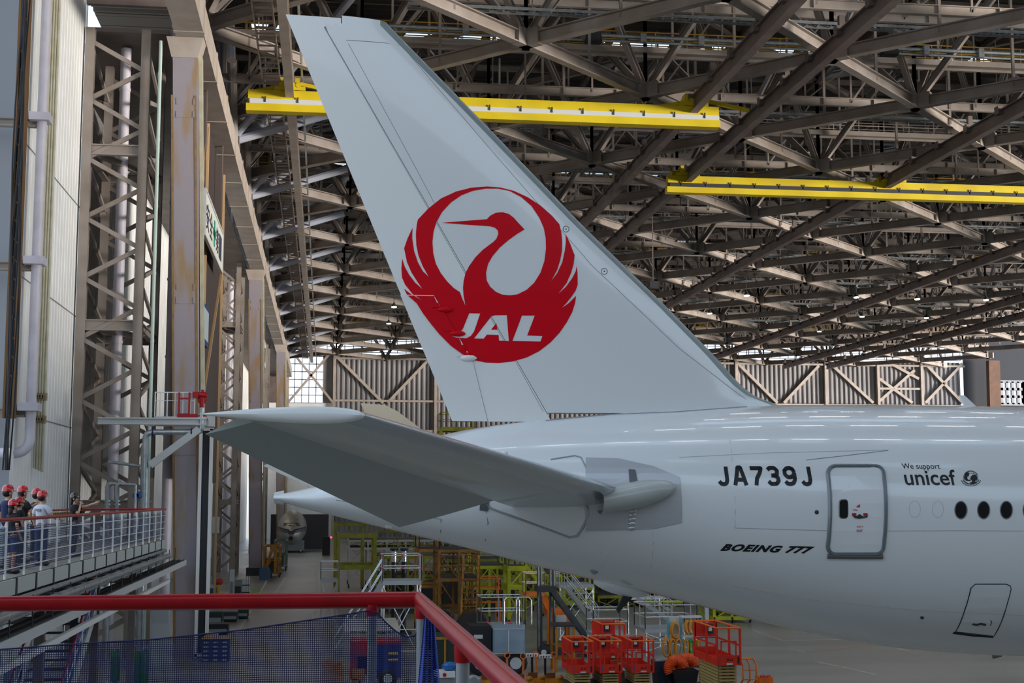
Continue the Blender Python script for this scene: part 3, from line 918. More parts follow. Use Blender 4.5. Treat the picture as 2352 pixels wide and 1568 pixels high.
decal([[[onfus(*p) for p in [(1955, 1182), (1966, 1185), (1973, 1180), (1982, 1186), (1993, 1183), (1990, 1188), (1978, 1190), (1972, 1191), (1962, 1189)]]]], 'door_handle', mat('dark_handle', '33363B', .4, .4), door, FB, off=.03, cell=.08)
for bx_, nm in (((1956, 1178, 1966, 1184), 'handle_mark'), ((1982, 1178, 1992, 1184), 'handle_mark')):
    decal([[[onfus(*p) for p in rrect(*bx_, 1)]]], nm, REDM, door, FB, off=.022)
skinpath([(1967, 1163), (1975, 1159), (1985, 1159), (1994, 1164)], .01, 'opening_arrow', REDM, door, FB, onfus, False, .08)
decal([[[onfus(*p) for p in [(1965, 1164), (1974, 1157), (1974, 1165)]]]], 'arrow_head', REDM, door, FB, off=.022)
for bx_ in ((1961, 1129, 1990, 1139), (1962, 1141, 1991, 1150), (1956, 1168, 1970, 1174), (1972, 1168, 1987, 1174), (1965, 1205, 1983, 1213), (1965, 1214, 1983, 1223)):
    skinpath(rrect(*bx_, 2, 2), .006, 'placard_border', REDM, door, FB, onfus, True, .1)
skintext('OPEN', (1958, 1169, 1969, 1173), 'placard_lettering', REDM, door, .01, off=.022)
skintext('EXIT', (1967, 1216, 1981, 1221), 'placard_lettering', REDM, door, .01, off=.022)
skintext('\u51fa\u53e3', (1967, 1207, 1981, 1211), 'placard_lettering', REDM, door, .01, off=.022)
skinpath(rrect(1949, 1110, 1995, 1122, 4, 2), .008, 'vent_panel_outline', LINE, door, FB, onfus, True, .1)
cargo = decal([[[onfus(*p) for p in [(2240, 1341), (2310, 1341), (2320, 1345), (2322, 1352), (2312, 1390), (2283, 1462), (2195, 1452), (2216, 1400), (2232, 1348)]]]], 'cargo_door', PW, plane, FB, off=.008)
skinpath([(2240, 1341), (2310, 1341), (2320, 1345), (2322, 1352), (2312, 1390), (2283, 1460), (2195, 1450), (2216, 1400), (2230, 1350)], .014, 'door_outline', DARK, cargo, FB, onfus, True, .12)
skinpath([(2190, 1452), (2235, 1458), (2280, 1461)], .04, 'door_sill', BLACK, cargo, FB, onfus)
skinpath([(2234, 1432), (2242, 1434), (2252, 1431), (2263, 1434)], .035, 'door_handle', DARK, cargo, FB, onfus)
skinpath([(2275, 1424), (2278, 1428), (2274, 1436)], .012, 'latch_mark', DARK, cargo, FB, onfus, False, .05)
for i in range(16):
    cx = 2207 + i * 52.2
    wn = decal([[[onfus(*p) for p in ringpts(cx, 1171, 13.5, 19.5, 20)]]], 'cabin_window', GLS, plane, FB, off=.004, cell=.15)
    skinpath(ringpts(cx, 1171, 14, 20, 20), .014, 'window_rim', DOORF, wn, FB, onfus, True, .1)
for cx in (2101, 2154):
    skinpath(ringpts(cx, 1169, 13, 19, 20), .005, 'plugged_window', mat('faint_seam', 'A9AEB3', .4), plane, FB, onfus, True, .1)
FS = mat('faint_seam', 'A9AEB3', .4)
for pts, r in (([(1688, 1140), (1688, 1212), (1900, 1218)], .008), ([(2030, 1219), (2200, 1218), (2350, 1219)], .008), ([(1115, 1165), (1121, 1200), (1115, 1240), (1107, 1266)], .014), ([(772, 1148), (772, 1180)], .01), ([(772, 1148), (850, 1160)], .01), ([(930, 1178), (1013, 1192), (1012, 1220), (1008, 1238)], .012),
               ([(1500, 1220), (1496, 1300), (1488, 1355)], .006), ([(1380, 1268), (1378, 1330)], .006), ([(1560, 1050), (1760, 1040), (2040, 1033)], .007), ([(1852, 1056), (1950, 1045), (2040, 1034)], .01), ([(1680, 1345), (1850, 1375), (2100, 1400), (2350, 1412)], .006), ([(1676, 1010), (1682, 1060)], .006)):
    skinpath(pts, r, 'panel_seam', FS if r < .0095 else LINE, plane, FB, onfus)
for (px, py, r) in ((1876, 1176, .05), (2118, 1417, .05), (1365, 1310, .09)):
    x, z = onfus(px, py)
    MB().ell((x, castY(x, z, FB), z), (r, .02, r)).build('drain_port', DARK if r < .08 else LINE, plane)
decal([[[onfus(*p) for p in [(1345, 1050), (1420, 1052), (1500, 1070), (1560, 1095), (1565, 1200), (1500, 1214), (1345, 1220), (1340, 1150)]]]], 'stabilizer_seal_plate', mat('bare_seal_plate', 'B9BBC0', .3, .25), plane, FB, off=.02, cell=.12)
decal([[[onfus(*p) for p in [(1443, 1077), (1458, 1078), (1465, 1112), (1445, 1112)]]]], 'seal_strip', mat('seal_grey', '5E6268', .4, .3), plane, FB, off=.04)
decal([[[onfus(*p) for p in [(1103, 1122), (1126, 1124), (1120, 1174), (1101, 1172)]]]], 'seal_strip', mat('seal_grey', '5E6268', .4, .3), plane, FB, off=.035)
sc = MB()
for i in range(5):
    x, z = onfus(1454 - i * .8, 1172 + i * 10)
    sc.ell((x, castY(x, z, FB), z), (.1, .05, .06))
sc.build('scalloped_strip', ALU, plane, smooth=True)
td = decal([[[onfus(*p) for p in [(1112, 1140), (1125, 1132), (1200, 1145), (1290, 1150), (1350, 1170), (1348, 1185), (1325, 1228), (1308, 1232), (1240, 1208), (1130, 1168), (1114, 1155)]]]], 'root_access_panel', PW, plane, FB, off=.012)
skinpath([(1114, 1155), (1130, 1168), (1240, 1208), (1308, 1233), (1325, 1230), (1338, 1212), (1352, 1180), (1350, 1165), (1335, 1148)], .035, 'panel_rim', mat('rim_grey', 'A4A8AA', .35, .4), td, FB, onfus)
skinpath([(1265, 1055), (1320, 1046), (1334, 1050), (1345, 1072), (1352, 1085)], .02, 'upper_panel_rim', mat('rim_grey', '8C9194', .35, .4), plane, FB, onfus)
# belly fairing with tail strut, antennas, lights
a, b_ = pc(1362, 1334), pc(1478, 1362)
R_ = Matrix.Rotation(-math.atan2(b_.z - a.z, b_.x - a.x), 3, 'Y')
mid = (a + b_) / 2
MB().ell((mid.x + .06, YC, mid.z + .0), (.68, .36, .19), 20, 10, R_).build('tail_skid_fairing', PW, plane, smooth=True)
s0, s1 = pc(1458, 1352), pc(1420, 1398)
MB().prism([s0 + V((-.14, -.05, .12)), s0 + V((.2, -.05, .06)), s1 + V((.12, -.05, .05)), s1 + V((.0, -.05, -.1)), s1 + V((-.05, -.05, 0))], (0, .1, 0)).build('tail_skid', DARK, plane)
q = pc(1876, 1445)
MB().prism([(q.x - .04, YC - .03, q.z + .12), (q.x + .06, YC - .03, q.z + .1), (q.x + .05, YC - .03, q.z - .08), (q.x - .02, YC - .03, q.z - .1)], (0, .06, 0)).build('drain_mast', AMBER, plane)
q = pc(2290, 1507)
MB().prism([(q.x - .12, YC - .05, q.z + .12), (q.x + .3, YC - .05, q.z + .1), (q.x + .1, YC - .05, q.z), (q.x - .1, YC - .05, q.z - .05)], (0, .1, 0)).build('belly_antenna', GREY, plane)
ant = [pc(2203, 908), pc(2214, 908), pc(2243, 935), pc(2216, 935)]
MB().prism([(q.x, YC - .04, q.z) for q in ant], (0, .08, 0)).build('crown_antenna', WHITE, plane)
q = pc(640, 1143)
MB().lathe([(.12, -.12), (.15, 0), (.17, .1)], (q.x + .02, YC, q.z), 'x', 16).build('exhaust_outlet', LGREY, plane, smooth=True)
q = hit(893, 1208)
MB().box((q.x, q.y, q.z), (.16, .1, .07)).build('tail_light', LGREY, plane)
# horizontal stabilizers ------------------------------------------------------
def stab(sgn, name):
    YR, YT = YC - sgn * 1.2, YC - sgn * 10.75
    tipLE, rootLE = P(838, 945, Y=21.95), P(1447, 1128, Y=30.4)
    tipTE = P(462, 938, Y=21.95)
    tip = lambda eta: eta
    def sta(eta):
        Yy = YR + (YT - YR) * eta
        d0 = 10.75 - abs(YC - Yy)
        k = d0 / (30.4 - 21.95)
        le = V((tipLE.x + (rootLE.x - tipLE.x) * k, Yy, 0))
        zc_ = tipLE.z + (rootLE.z - tipLE.z) * k - .06
        hin = P(569, 955, Y=21.95).x * (1 - k) + P(1100, 1138, Y=29.5).x * k * (30.4 - 21.95) / (29.5 - 21.95) + (0 if k <= 1 else 0)
        hk = d0 / (29.5 - 21.95)
        hin = P(569, 955, Y=21.95).x + (P(1110, 1140, Y=29.5).x - P(569, 955, Y=21.95).x) * hk
        te = tipTE.x + (P(890, 1170, Y=29.5).x - tipTE.x) * hk - .05
        return Yy, le.x, hin, te, zc_
    def prof(Yy, xl, xt, zc_, x0, x1, n, up):
        c_ = xl - xt
        r = []
        for i in range(n + 1):
            f = i / n
            s = f * f if x0 is None else f
            x = (xl - s * (xl - x1)) if x0 is None else x0 + (x1 - x0) * f
            sc_ = (xl - x) / c_
            h = naca(sc_, .105) * c_
            r.append((x, Yy, zc_ + (h if up else -h)))
        return r
    N = 24
    et = [i / N for i in range(N + 1)]
    box, le = MB(), MB()
    up, lo, lu, ll = [], [], [], []
    for e in et:
        Yy, xl, xh, xt, zc_ = sta(e)
        k = (1 - e) * 9.55
        if e > .97:
            xl2 = xl - (e - .97) / .03 * .25
        else: xl2 = xl
        lw = .12 * (xl - xt)
        up.append(prof(Yy, xl, xt, zc_, xl - lw, xh, 10, True)); lo.append(prof(Yy, xl, xt, zc_, xl - lw, xh, 10, False))
        lu.append(prof(Yy, xl, xt, zc_, None, xl - lw, 6, True)); ll.append(prof(Yy, xl, xt, zc_, None, xl - lw, 6, False))
    box.grid(up); box.grid(lo)
    box.grid([[r[-1] for r in up], [r[-1] for r in lo]])
    # rounded tip cap: full tip chord
    Yy, xl, xh, xt, zc_ = sta(1)
    cap = MB()
    tu, tl = prof(Yy, xl, xt, zc_, None, xt, 24, True), prof(Yy, xl, xt, zc_, None, xt, 24, False)
    rows = []
    for a in range(7):
        t = -PI / 2 + PI * a / 6
        rows.append([(u[0], u[1] - sgn * .13 * math.cos(t) * min(1, (u[2] - l_[2]) / .12), zc_ + (u[2] - zc_) * math.sin(t)) for u, l_ in zip(tu, tl)])
    cap.grid(rows)
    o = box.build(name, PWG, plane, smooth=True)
    cap.build('stabilizer_tip', TABW, o, smooth=True)
    le.grid(lu); le.grid(ll)
    le.build('stabilizer_leading_edge', LEM, o, smooth=True)
    # elevator, drooped about its hinge
    dl = math.radians(21)
    el_ = MB()
    eu, eb = [], []
    for i in range(21):
        e = .985 - (.985 - .165) * i / 20
        Yy, xl, xh, xt, zc_ = sta(e)
        cu, cl = prof(Yy, xl, xt, zc_, xh - .03, xt, 8, True), prof(Yy, xl, xt, zc_, xh - .03, xt, 8, False)
        def rot(q):
            dx, dz = q[0] - xh, q[2] - zc_
            return (xh + dx * math.cos(dl) - dz * math.sin(dl), q[1], zc_ + dx * math.sin(dl) + dz * math.cos(dl))
        eu.append([rot(q) for q in cu]); eb.append([rot(q) for q in cl])
    el_.grid(eu); el_.grid(eb); el_.grid([eu[0], eb[0]]); el_.grid([eu[-1], eb[-1]])
    el_.grid([[r[0] for r in eu], [r[0] for r in eb]])
    el_.build('elevator', mat('elevator_grey', '9AA09C', .35, coat=.2), o, smooth=True)
    return o, (sta, zc_)
so, _ = stab(1, 'horizontal_stabilizer')
fo, _ = stab(-1, 'horizontal_stabilizer')
# fairing at the stabilizer root nose
fa = MB()
rows = []
n0, n1 = P(1561, 1118, Y=29.7), P(1375, 1150, Y=30.2)
for i in range(17):
    f = i / 16
    x = n0.x + (n1.x - n0.x) * f
    z = n0.z + (n1.z - n0.z) * f - .02 * f
    r = .40 * math.sqrt(max(0.0, 1 - (1 - min(1, f * 1.6)) ** 2)) + .005
    rz_ = r * (1 - .3 * max(0, f - .6))
    rows.append([(x, 30.05 + r * 1.1 * math.cos(t), z + rz_ * .75 * math.sin(t)) for t in [2 * PI * j / 20 for j in range(20)]])
fa.grid(rows, closed=True)
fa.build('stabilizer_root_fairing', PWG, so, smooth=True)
q = P(1159, 1041, Y=26.2)
MB().ell((q.x, q.y, q.z), (.07, .05, .05)).build('leading_edge_port', WHITE, so)
q0, q1 = P(962, 1090, Y=29.0), P(1028, 1105, Y=29.6)
MB().ell(((q0.x + q1.x) / 2, (q0.y + q1.y) / 2, (q0.z + q1.z) / 2 - .05), (.36, .3, .03), 14, 6, Matrix.Rotation(.12, 3, 'Y')).build('hinge_slot', BLACK, so)
# second airliner further back: only the tip of its fin shows above the stabilizer
pk = thing('parked_airplane', 'cream fin tip of a second airliner parked behind the near tail', 'airplane', (10, 122, 0))
YP = 122
fp = [P(828, 926, Y=YP), P(884, 930, Y=YP), P(912, 944, Y=YP), P(950, 972, Y=YP), P(1045, 1050, Y=YP), P(1075, 1110, Y=YP), P(905, 1110, Y=YP), P(845, 962, Y=YP)]
MB().prism([(q.x, YP - .2, q.z) for q in fp], (0, .4, 0)).build('fin', mat('cream_paint', 'D6D4C8', .35), pk)
tb = MB()
rows = []
for i in range(14):
    x = 2 + i * 3.2
    r = min(2.5, .5 + 2.3 * (x - 2) / 12)
    rows.append([(x, YP + r * math.cos(t), 5.6 - .0 + (2.5 - r) * .8 + r * math.sin(t)) for t in [2 * PI * j / 24 for j in range(24)]])
tb.grid(rows, closed=True)
tb.add(rows[0], [tuple(range(24))]); tb.add(rows[-1], [tuple(range(24))])
tb.build('fuselage', PW, pk, smooth=True)
MB().beam((28, YP - 3, 0), (28, YP, 4), .5).beam((28, YP + 3, 0), (28, YP, 4), .5).beam((28, YP, 3.6), (41, YP, 3.6), .5).beam((41, YP, 0), (41, YP, 4), .5).build('landing_gear', GREY, pk)
# ------------------------------------------------------------------ near wall behind the balcony and left walls
struct(MB().bb(-16, 110, -9, -8.6, 0, 27).build('wall_near', mat('near_wall_beige', 'A8A296', .7)), 'unseen wall behind the viewing balcony', 'wall')  # unseen; height and length set to block light on the aircraft
struct(MB().bb(146, 146.4, -9, 255, 0, 6).build('wall_right_blocker', mat('near_wall_beige', 'A8A296', .7)), 'unseen low wall added on the right to block low light', 'wall')  # unseen wall added to cut low side light at floor level
def corrY(mb, x, y0, y1, z0, z1, pitch, d):
    rows = [[], []]
    for i in range(int((y1 - y0) / pitch)):
        for f_, dd in ((0, 0), (.82, 0), (.88, d), (.94, d)):
            rows[0].append((x - dd, y0 + (i + f_) * pitch, z0)); rows[1].append((x - dd, y0 + (i + f_) * pitch, z1))
    mb.grid(rows)
XW = -11.4
wl = MB()
corrY(wl, XW, 53.2, 66, 0, 41, .62, .05)
wo = struct(wl.build('wall_left', WALLW, fix=False), 'tall off white ribbed wall at the far left', 'wall')
mb = MB()
for py, px in ((405, 122), (680, 110), (965, 101)):
    z = P(px, py, X=XW).z
    mb.bb(XW, XW + .03, 53.2, 66, z - .02, z + .02)
mb.build('wall_seam', GREY, wo)
wr = MB()
corrY(wr, -13.2, 66, 250, 0, 29, .9, .08)
struct(wr.build('wall_left_rear', WALLW, fix=False), 'off white side wall behind the lattice towers', 'wall')
struct(MB().bb(-13.3, -7.6, 66, 250, 29, 29.2).build('ceiling_left_soffit', STEELD), 'dark soffit between the side wall and the eave', 'soffit')
struct(MB().bb(-7.75, -7.55, 66, 250, 30.6, 41).build('wall_left_top', STEELD), 'dark upper side wall above the eave windows', 'wall')
struct(MB().bb(-13.3, XW, 65.9, 66.1, 0, 41).build('wall_left_return', WALLW), 'return of the off white wall by the lattice tower', 'wall')
for i in range(4):
    window('window_%d' % (30 + i), 68 + i * 45, 111 + i * 45, 29.2, 30.6, -7.65, 12, 1, 'blue lit eave window strip above the side wall, bay %d' % (i + 1), .12, 'y')
eg = thing('eave_girder', 'deep grey box girder joining the column heads along the left side', 'girder', (-6.4, 60, 28.6), kind='structure')
MB().bb(-7.1, -5.8, 46, 249, 28.4, 29.9).build('box_beam', STEELL, eg)
mb = MB()
for i in range(26): mb.bb(-7.15, -5.75, 48 + i * 7.8, 48.25 + i * 7.8, 28.36, 29.95)
mb.build('stiffener', STEELL, eg)
# wall end nodes: pale tubes fanning out from the eave towards the roof
TUBE = mat('blue_lit_tube', 'B5BAC8', .45)  # blue light from the eave windows put into the tube colour
for k in range(9):
    y = 91.5 + 17.54 * k
    t = thing('eave_strut', 'fan of pale round struts rising from the eave node into the roof', 'strut', (-6.4, y, 30), group='pale strut fans along the left eave', kind='structure')
    MB().tube((-6.4, y, 30.4), (2.2, y + 8.7, 38.6), .32, 10).tube((-6.4, y, 30.4), (2.2, y - 8.7, 38.6), .26, 10).tube((-6.4, y, 30.4), (1.5, y, 33), .3, 10).tube((-6.4, y, 30), (-6.9, y + 1.5, 38.8), .5, 10).build('tube', TUBE, t)
    MB().bb(-7, -5.8, y - .6, y + .6, 29.9, 31.2).build('node_plate', STEELD, t)
    MB().tube((-6.0, y - 6, 34), (-6.2, y, 29.9), .3, 10).build('down_tube', STEELL, t)
struct(MB().bb(XW, -7.0, 65.6, 65.9, 30.2, 41).build('wall_left_gable', STEELD), 'dark gable panel above the first lattice tower', 'wall')
# columns ------------------------------------------------------------------
def column(Y, pxt, pxb, py_t, w, label, lean=True):
    a, b_ = P(pxt, py_t, Y=Y), P(pxb, 1500, Y=Y)
    zt_ = 28.6
    t0 = V((b_.x + (a.x - b_.x) * (0 - b_.z) / (a.z - b_.z), Y, 0)); t1 = V((a.x, Y, zt_))
    t = thing('column', label, 'column', t0, kind='structure')
    MB().beam(t0, t1, w, 1.1, (0, 1, 0)).build('shaft', COLUMN, t)
    mb = MB()
    for s_ in (-1, 1): mb.beam(t0 + V((s_ * w * .46, -.56, .6)), t1 + V((s_ * w * .46, -.56, -3)), .1, .03, (0, 1, 0))
    mb.build('rusted_edge', RUST, t)
    mb = MB()
    for z in (2.5, 9.4, 16.3, 25.0):
        c_ = t0.lerp(t1, z / zt_) + V((0, -.57, 0))
        mb.bb(c_.x - w / 2 - .02, c_.x + w / 2 + .02, c_.y, c_.y + .02, z - .45, z + .45)
        for dx in (-.38, .38):
            for dz in (-.3, .3): mb.bb(c_.x + dx - .04, c_.x + dx + .04, c_.y - .03, c_.y, z + dz - .15, z + dz + .15)
    mb.build('splice_plate', COLUMN, t)
    MB().prism([(t1.x - w / 2 - .03, Y - .6, zt_ - 1.2), (t1.x + w / 2 + .03, Y - .6, zt_ - 1.2), (t1.x + w * .75, Y - .6, zt_ - .22), (t1.x - w * .75, Y - .6, zt_ - .22)], (0, 1.2, 0)).build('head', STEELL, t)
    if Y > 70: MB().bb(t0.x - w * .7, t0.x + w * .7, Y - .9, Y + .9, 0, .7).build('plinth', DARK, t)
    MB().beam(t0 + V((w * .62, .1, .8)), t1 + V((w * .6, .1, -1)), .16, .5, (0, 1, 0)).build('flange', BEIGE, t)
column(65, 429, 430, 60, 1.14, 'tall lilac grey steel column with rusty edges nearest the camera')
column(132, 588, 587, 593, 1.2, 'lilac grey steel column standing second along the lane')
column(197, 645, 645, 800, 1.2, 'third lilac grey column near the tall gridded window')
# lattice towers -------------------------------------------------------------
def tower(Y0, x0, x1, dep, zt_, label, per=2.8):
    t = thing('lattice_tower', label, 'tower', ((x0 + x1) / 2, Y0, 0), kind='structure')
    for x in (x0, x1):
        for y in (Y0, Y0 + dep): MB().ibeam((x, y, 0), (x, y, zt_), .42, .36, .06, (0, 1, 0)).build('chord', STEEL, t)
    def lace(p, q, nm):
        mb = MB()
        z = .3
        while z + per < zt_:
            mb.beam((*p, z), (*q, z + per / 2), .13, .2); mb.beam((*q, z + per / 2), (*p, z + per), .13, .2)
            z += per
        mb.build('lacing', STEEL, t)
    lace((x0, Y0), (x1, Y0), 0); lace((x1, Y0), (x1, Y0 + dep), 0); lace((x0, Y0 + dep), (x1, Y0 + dep), 0); lace((x0, Y0), (x0, Y0 + dep), 0)
    mb = MB()
    z = 6.7
    while z < zt_:
        for y in (Y0, Y0 + dep): mb.ibeam((x0, y, z), (x1, y, z), .3, .5)
        for x in (x0, x1): mb.ibeam((x, Y0, z), (x, Y0 + dep, z), .3, .4)
        mb.ibeam((x0, Y0, z), (x1, Y0 + dep, z), .2, .3)
        z += 8.2
    mb.build('platform_strut', STEEL, t)
    return t
tower(65.3, -11.1, -8.55, 6, 28.9, 'brown steel lattice tower with zigzag lacing beside the off white wall')
tower(131, -9.8, -8.1, 6, 28.9, 'second brown lattice tower behind the nearest column')
tower(197, -9.8, -8.1, 6, 28.9, 'third lattice tower far along the left wall')
def vpipe(px, py, Y, z0, z1, r, label, mt=None, cat='pipe', extra=None, bands=0):
    x = P(px, py, Y=Y).x
    mb = MB().tube((x, Y, z0), (x, Y, z1), r, 16)
    for i in range(bands):
        z = z0 + (z1 - z0) * (i + .5) / bands
        mb.lathe([(r * 1.12, z - .06), (r * 1.12, z + .06)], (x, Y, 0), 'z', 16)
    if extra: extra(mb, x)
    return tag(mb.build('drain_pipe' if r > .15 else 'riser_pipe', mt or TRUNK, smooth=True), label, cat)
vpipe(281, 400, 68.2, 0, 28.9, .25, 'lilac white pipe rising inside the first lattice tower', bands=7)
vpipe(390, 900, 75, 0, 28.9, .27, 'lilac white pipe rising between tower and nearest column', bands=7)
vpipe(358, 500, 64.6, 0, 28.2, .08, 'thin greenish white riser pipe left of the nearest column', mat('greenish_pipe', 'B8CCC4', .4), bands=9)
vpipe(330, 1050, 64.0, 0, 9.4, .12, 'galvanised riser in front of the lattice tower', GALV, bands=4)
vpipe(302, 1000, 69, 0, 14, .09, 'pale slim riser beside the tower pipe', ALU, bands=5)
vpipe(527, 800, 141, 0, 28.9, .3, 'lilac white pipe by the second lattice tower', bands=6)
vpipe(541, 900, 137, 0, 28.9, .24, 'second lilac white pipe by the second lattice tower', bands=6)
# big wall pipe with brackets
bp = thing('wall_pipe', 'large lilac grey pipe on brackets running down the off white wall', 'pipe', (-11, 54, 7))
xp = P(88, 500, Y=54).x
zb_ = P(68, 1040, Y=54).z
pts = [(xp, 54, 41)] + [(xp, 54, zb_ + .5)] + [(xp - .5 + .5 * math.cos(a), 54, zb_ + .5 - .5 * math.sin(a)) for a in [PI / 2 * i / 6 for i in range(1, 7)]] + [(xp - 2.5, 54, zb_)]
MB().path(pts, .19, 16).build('pipe', TRUNK, bp, smooth=True)
for py in (268, 597, 932):
    z = P(80, py, Y=54).z
    MB().bb(xp - .42, xp + .32, 53.6, 54.4, z - .2, z + .1).build('saddle', TRUNK, bp)
    MB().ibeam((xp - 2.6, 54, z - .25), (xp - .2, 54, z - .25), .3, .34).build('bracket_arm', STEEL, bp)
mb = MB()
t = thing('beige_pipes', 'bundle of four beige pipes with valves on the off white wall', 'pipe', (-11, 57, 7.5))
zv = P(115, 905, Y=57).z
for i in range(4):
    x = P(108 + i * 6, 300, Y=57).x
    MB().tube((x, 57, P(100, 1075, Y=57).z - i * .05), (x, 57, 41), .055, 8).build('pipe', BEIGE, t)
    for k in range(2): MB().lathe([(.1, zv - .25 - k * .9), (.1, zv + .05 - k * .9)], (x, 57, 0), 'z', 8).tube((x, 56.8, zv - .1 - k * .9), (x, 56.9, zv - .1 - k * .9), .08).build('valve', mat('dull_brass', '8A7E66', .4, .6), t)
# cable riser ladder
t = thing('cable_riser', 'dark vertical cable ladder with rusty rails beside the big wall pipe', 'cable ladder', (-11, 52, 5))
xa, xb = P(29, 530, Y=52).x, P(47, 530, Y=52).x
zr_ = P(20, 960, Y=52).z
MB().bb(xa, xb, 52.0, 52.2, zr_, 41).build('backing', BLACK, t)
mb = MB().bb(xa - .06, xa + .02, 51.8, 52.2, zr_, 41).bb(xb - .02, xb + .06, 51.8, 52.2, zr_, 41)
for i in range(44): mb.beam((xa, 51.95, zr_ + .3 + i * .7), (xb, 51.95, zr_ + i * .7), .05)
mb.build('ladder', mat('rusty_rail', '6E4E2A', .7), t)
t = thing('cable_bundle', 'hanging bundle of black cables at the left edge', 'cable', (-11.5, 51, 8))
for i in range(7):
    x0_ = max(-11.15, P(-6 + i * 3, 600, Y=51).x) + i * .03
    MB().path([(x0_ + .1 * math.sin(k * .9 + i), 51 + .05 * i, 8 + k * 2.2) for k in range(12)], .03, 6).build('cable', BLACK, t)
struct(MB().bb(-16, XW - .02, 55.2, 55.4, 0, 41).build('wall_left_pier', mat('grey_pier_panel', '8D9096', .6)), 'grey wall pier at the left edge', 'wall')  # one even grey over the whole pier
struct(MB().bb(-16.3, -16, -9, 55.4, 0, 5.2).build('wall_left_blocker', mat('near_wall_beige', 'A8A296', .7)), 'unseen low side wall added to block light from the left', 'wall')  # unseen wall added against sky light, kept low to let some in
# dark hanging panel, signs -----------------------------------------------------
t = thing('hanging_curtain', 'tall dark brown curtain sheet hung beside the nearest column', 'panel', (-6.9, 70, 12))
MB().bb(-7.0, -6.85, 69, 92, 8, 28.2).build('sheet', mat('dark_brown_sheet', '3E3534', .6), t)
mb = MB()
for y in (69.5, 79, 91.8): mb.bb(-6.84, -6.7, y - .1, y + .1, 0, 28.2)
mb.beam((-6.78, 69.5, 15), (-6.78, 79, 28), .14).beam((-6.78, 79, 12), (-6.78, 92, 22), .14)
mb.build('batten', mat('tan_batten', 'B89A74', .6), t)
def flat_sign(px0, px1, yt0, yb0, X, label, name, chars):
    a, b_ = P(px0, (yt0 + yb0) / 2, X=X), P(px1, 560, X=X)
    zt_, zb2 = P(px0, yt0, X=X).z, P(px0, yb0, X=X).z
    t = thing(name, label, 'sign', (X, a.y, zb2))
    MB().bb(X - .1, X, a.y, b_.y, zb2, zt_).build('board', mat('sign_cream', 'D3D8CF', .5), t)
    fm = MB()
    for y in (a.y, b_.y): fm.bb(X - .1, X + .05, y - .06, y + .06, zb2, zt_)
    for z in (zb2, zt_): fm.bb(X - .1, X + .05, a.y, b_.y, z - .06, z + .06)
    fm.build('frame', LGREY, t)
    L, H = b_.y - a.y, zt_ - zb2
    MB().bb(X - .1, X - .05, a.y + .3, a.y + .5, zt_, 28.6).bb(X - .1, X - .05, b_.y - .5, b_.y - .3, zt_, 28.6).build('hanger', STEELD, t)
    if chars:
        for i, ch in enumerate(chars):
            c0 = a.y + L * (.06 + i * .18)
            wd, z0_, hh = L * .15, zb2 + H * .2, H * .6
            if ch == '+':
                MB().bb(X + .01, X + .03, c0 + wd * .35, c0 + wd * .65, z0_, z0_ + hh).bb(X + .01, X + .03, c0, c0 + wd, z0_ + hh * .35, z0_ + hh * .65).build('green_cross', mat('sign_green', '168A6C', .5), t)
            else:
                uv, fs = textmesh(ch, .01)
                mb = MB()
                mb.add([(X + .02, c0 + u * wd, z0_ + v * hh) for u, v in uv], fs)
                mb.build('character', mat('sign_ink', '3A3550', .6), t)
    return t
flat_sign(471, 511, 430, 540, -6.3, 'cream sign with dark characters and green cross beside the nearest column', 'safety_sign', '\u5b89\u5168+\u7b2c\u4e00')
flat_sign(603, 615, 771, 832, -6.3, 'cream sign further back beside the second column', 'wall_sign', '\u5b89\u5168+\u7b2c\u4e00')
a, b_ = P(466, 740, X=-6.3), P(479, 745, X=-6.3)
t = thing('framed_board', 'blue framed notice board mounted below the cream sign', 'board', (-6.3, a.y, 15))
zt_, zb2 = P(467, 690, X=-6.3).z, P(467, 786, X=-6.3).z
MB().bb(-6.45, -6.3, a.y, b_.y, zb2, zt_).build('frame', mat('navy_frame', '1E3A78', .5), t)
MB().bb(-6.31, -6.27, a.y + .35, b_.y - .3, zb2 + .25, zt_ - .25).build('panel', mat('pale_panel', 'A9BCC4', .4), t)
MB().bb(-6.85, -6.45, a.y + .4, a.y + .6, zb2 + .5, zt_ - .5).build('bracket', STEELD, t)
a, b_ = P(459, 985, Y=64.3), P(475, 1450, Y=64.3)
t = thing('white_door_frame', 'white framed dark panel standing against the nearest column', 'panel', (a.x, 64.3, 0))
mb = MB()
z1_ = a.z
for x in (a.x + .06, b_.x): mb.bb(x - .07, x + .07, 64.2, 64.5, 0, z1_)
for z in (.1, z1_): mb.bb(a.x, b_.x + .07, 64.2, 64.5, z - .07, z + .07)
mb.build('frame', WHITE, t)
MB().bb(a.x, b_.x, 64.4, 64.46, 0, z1_).build('panel', DARK, t)
MB().bb(a.x - .02, b_.x + .14, 63.9, 64.3, z1_ + .1, z1_ + .7).build('floodlight', LGREY, t)
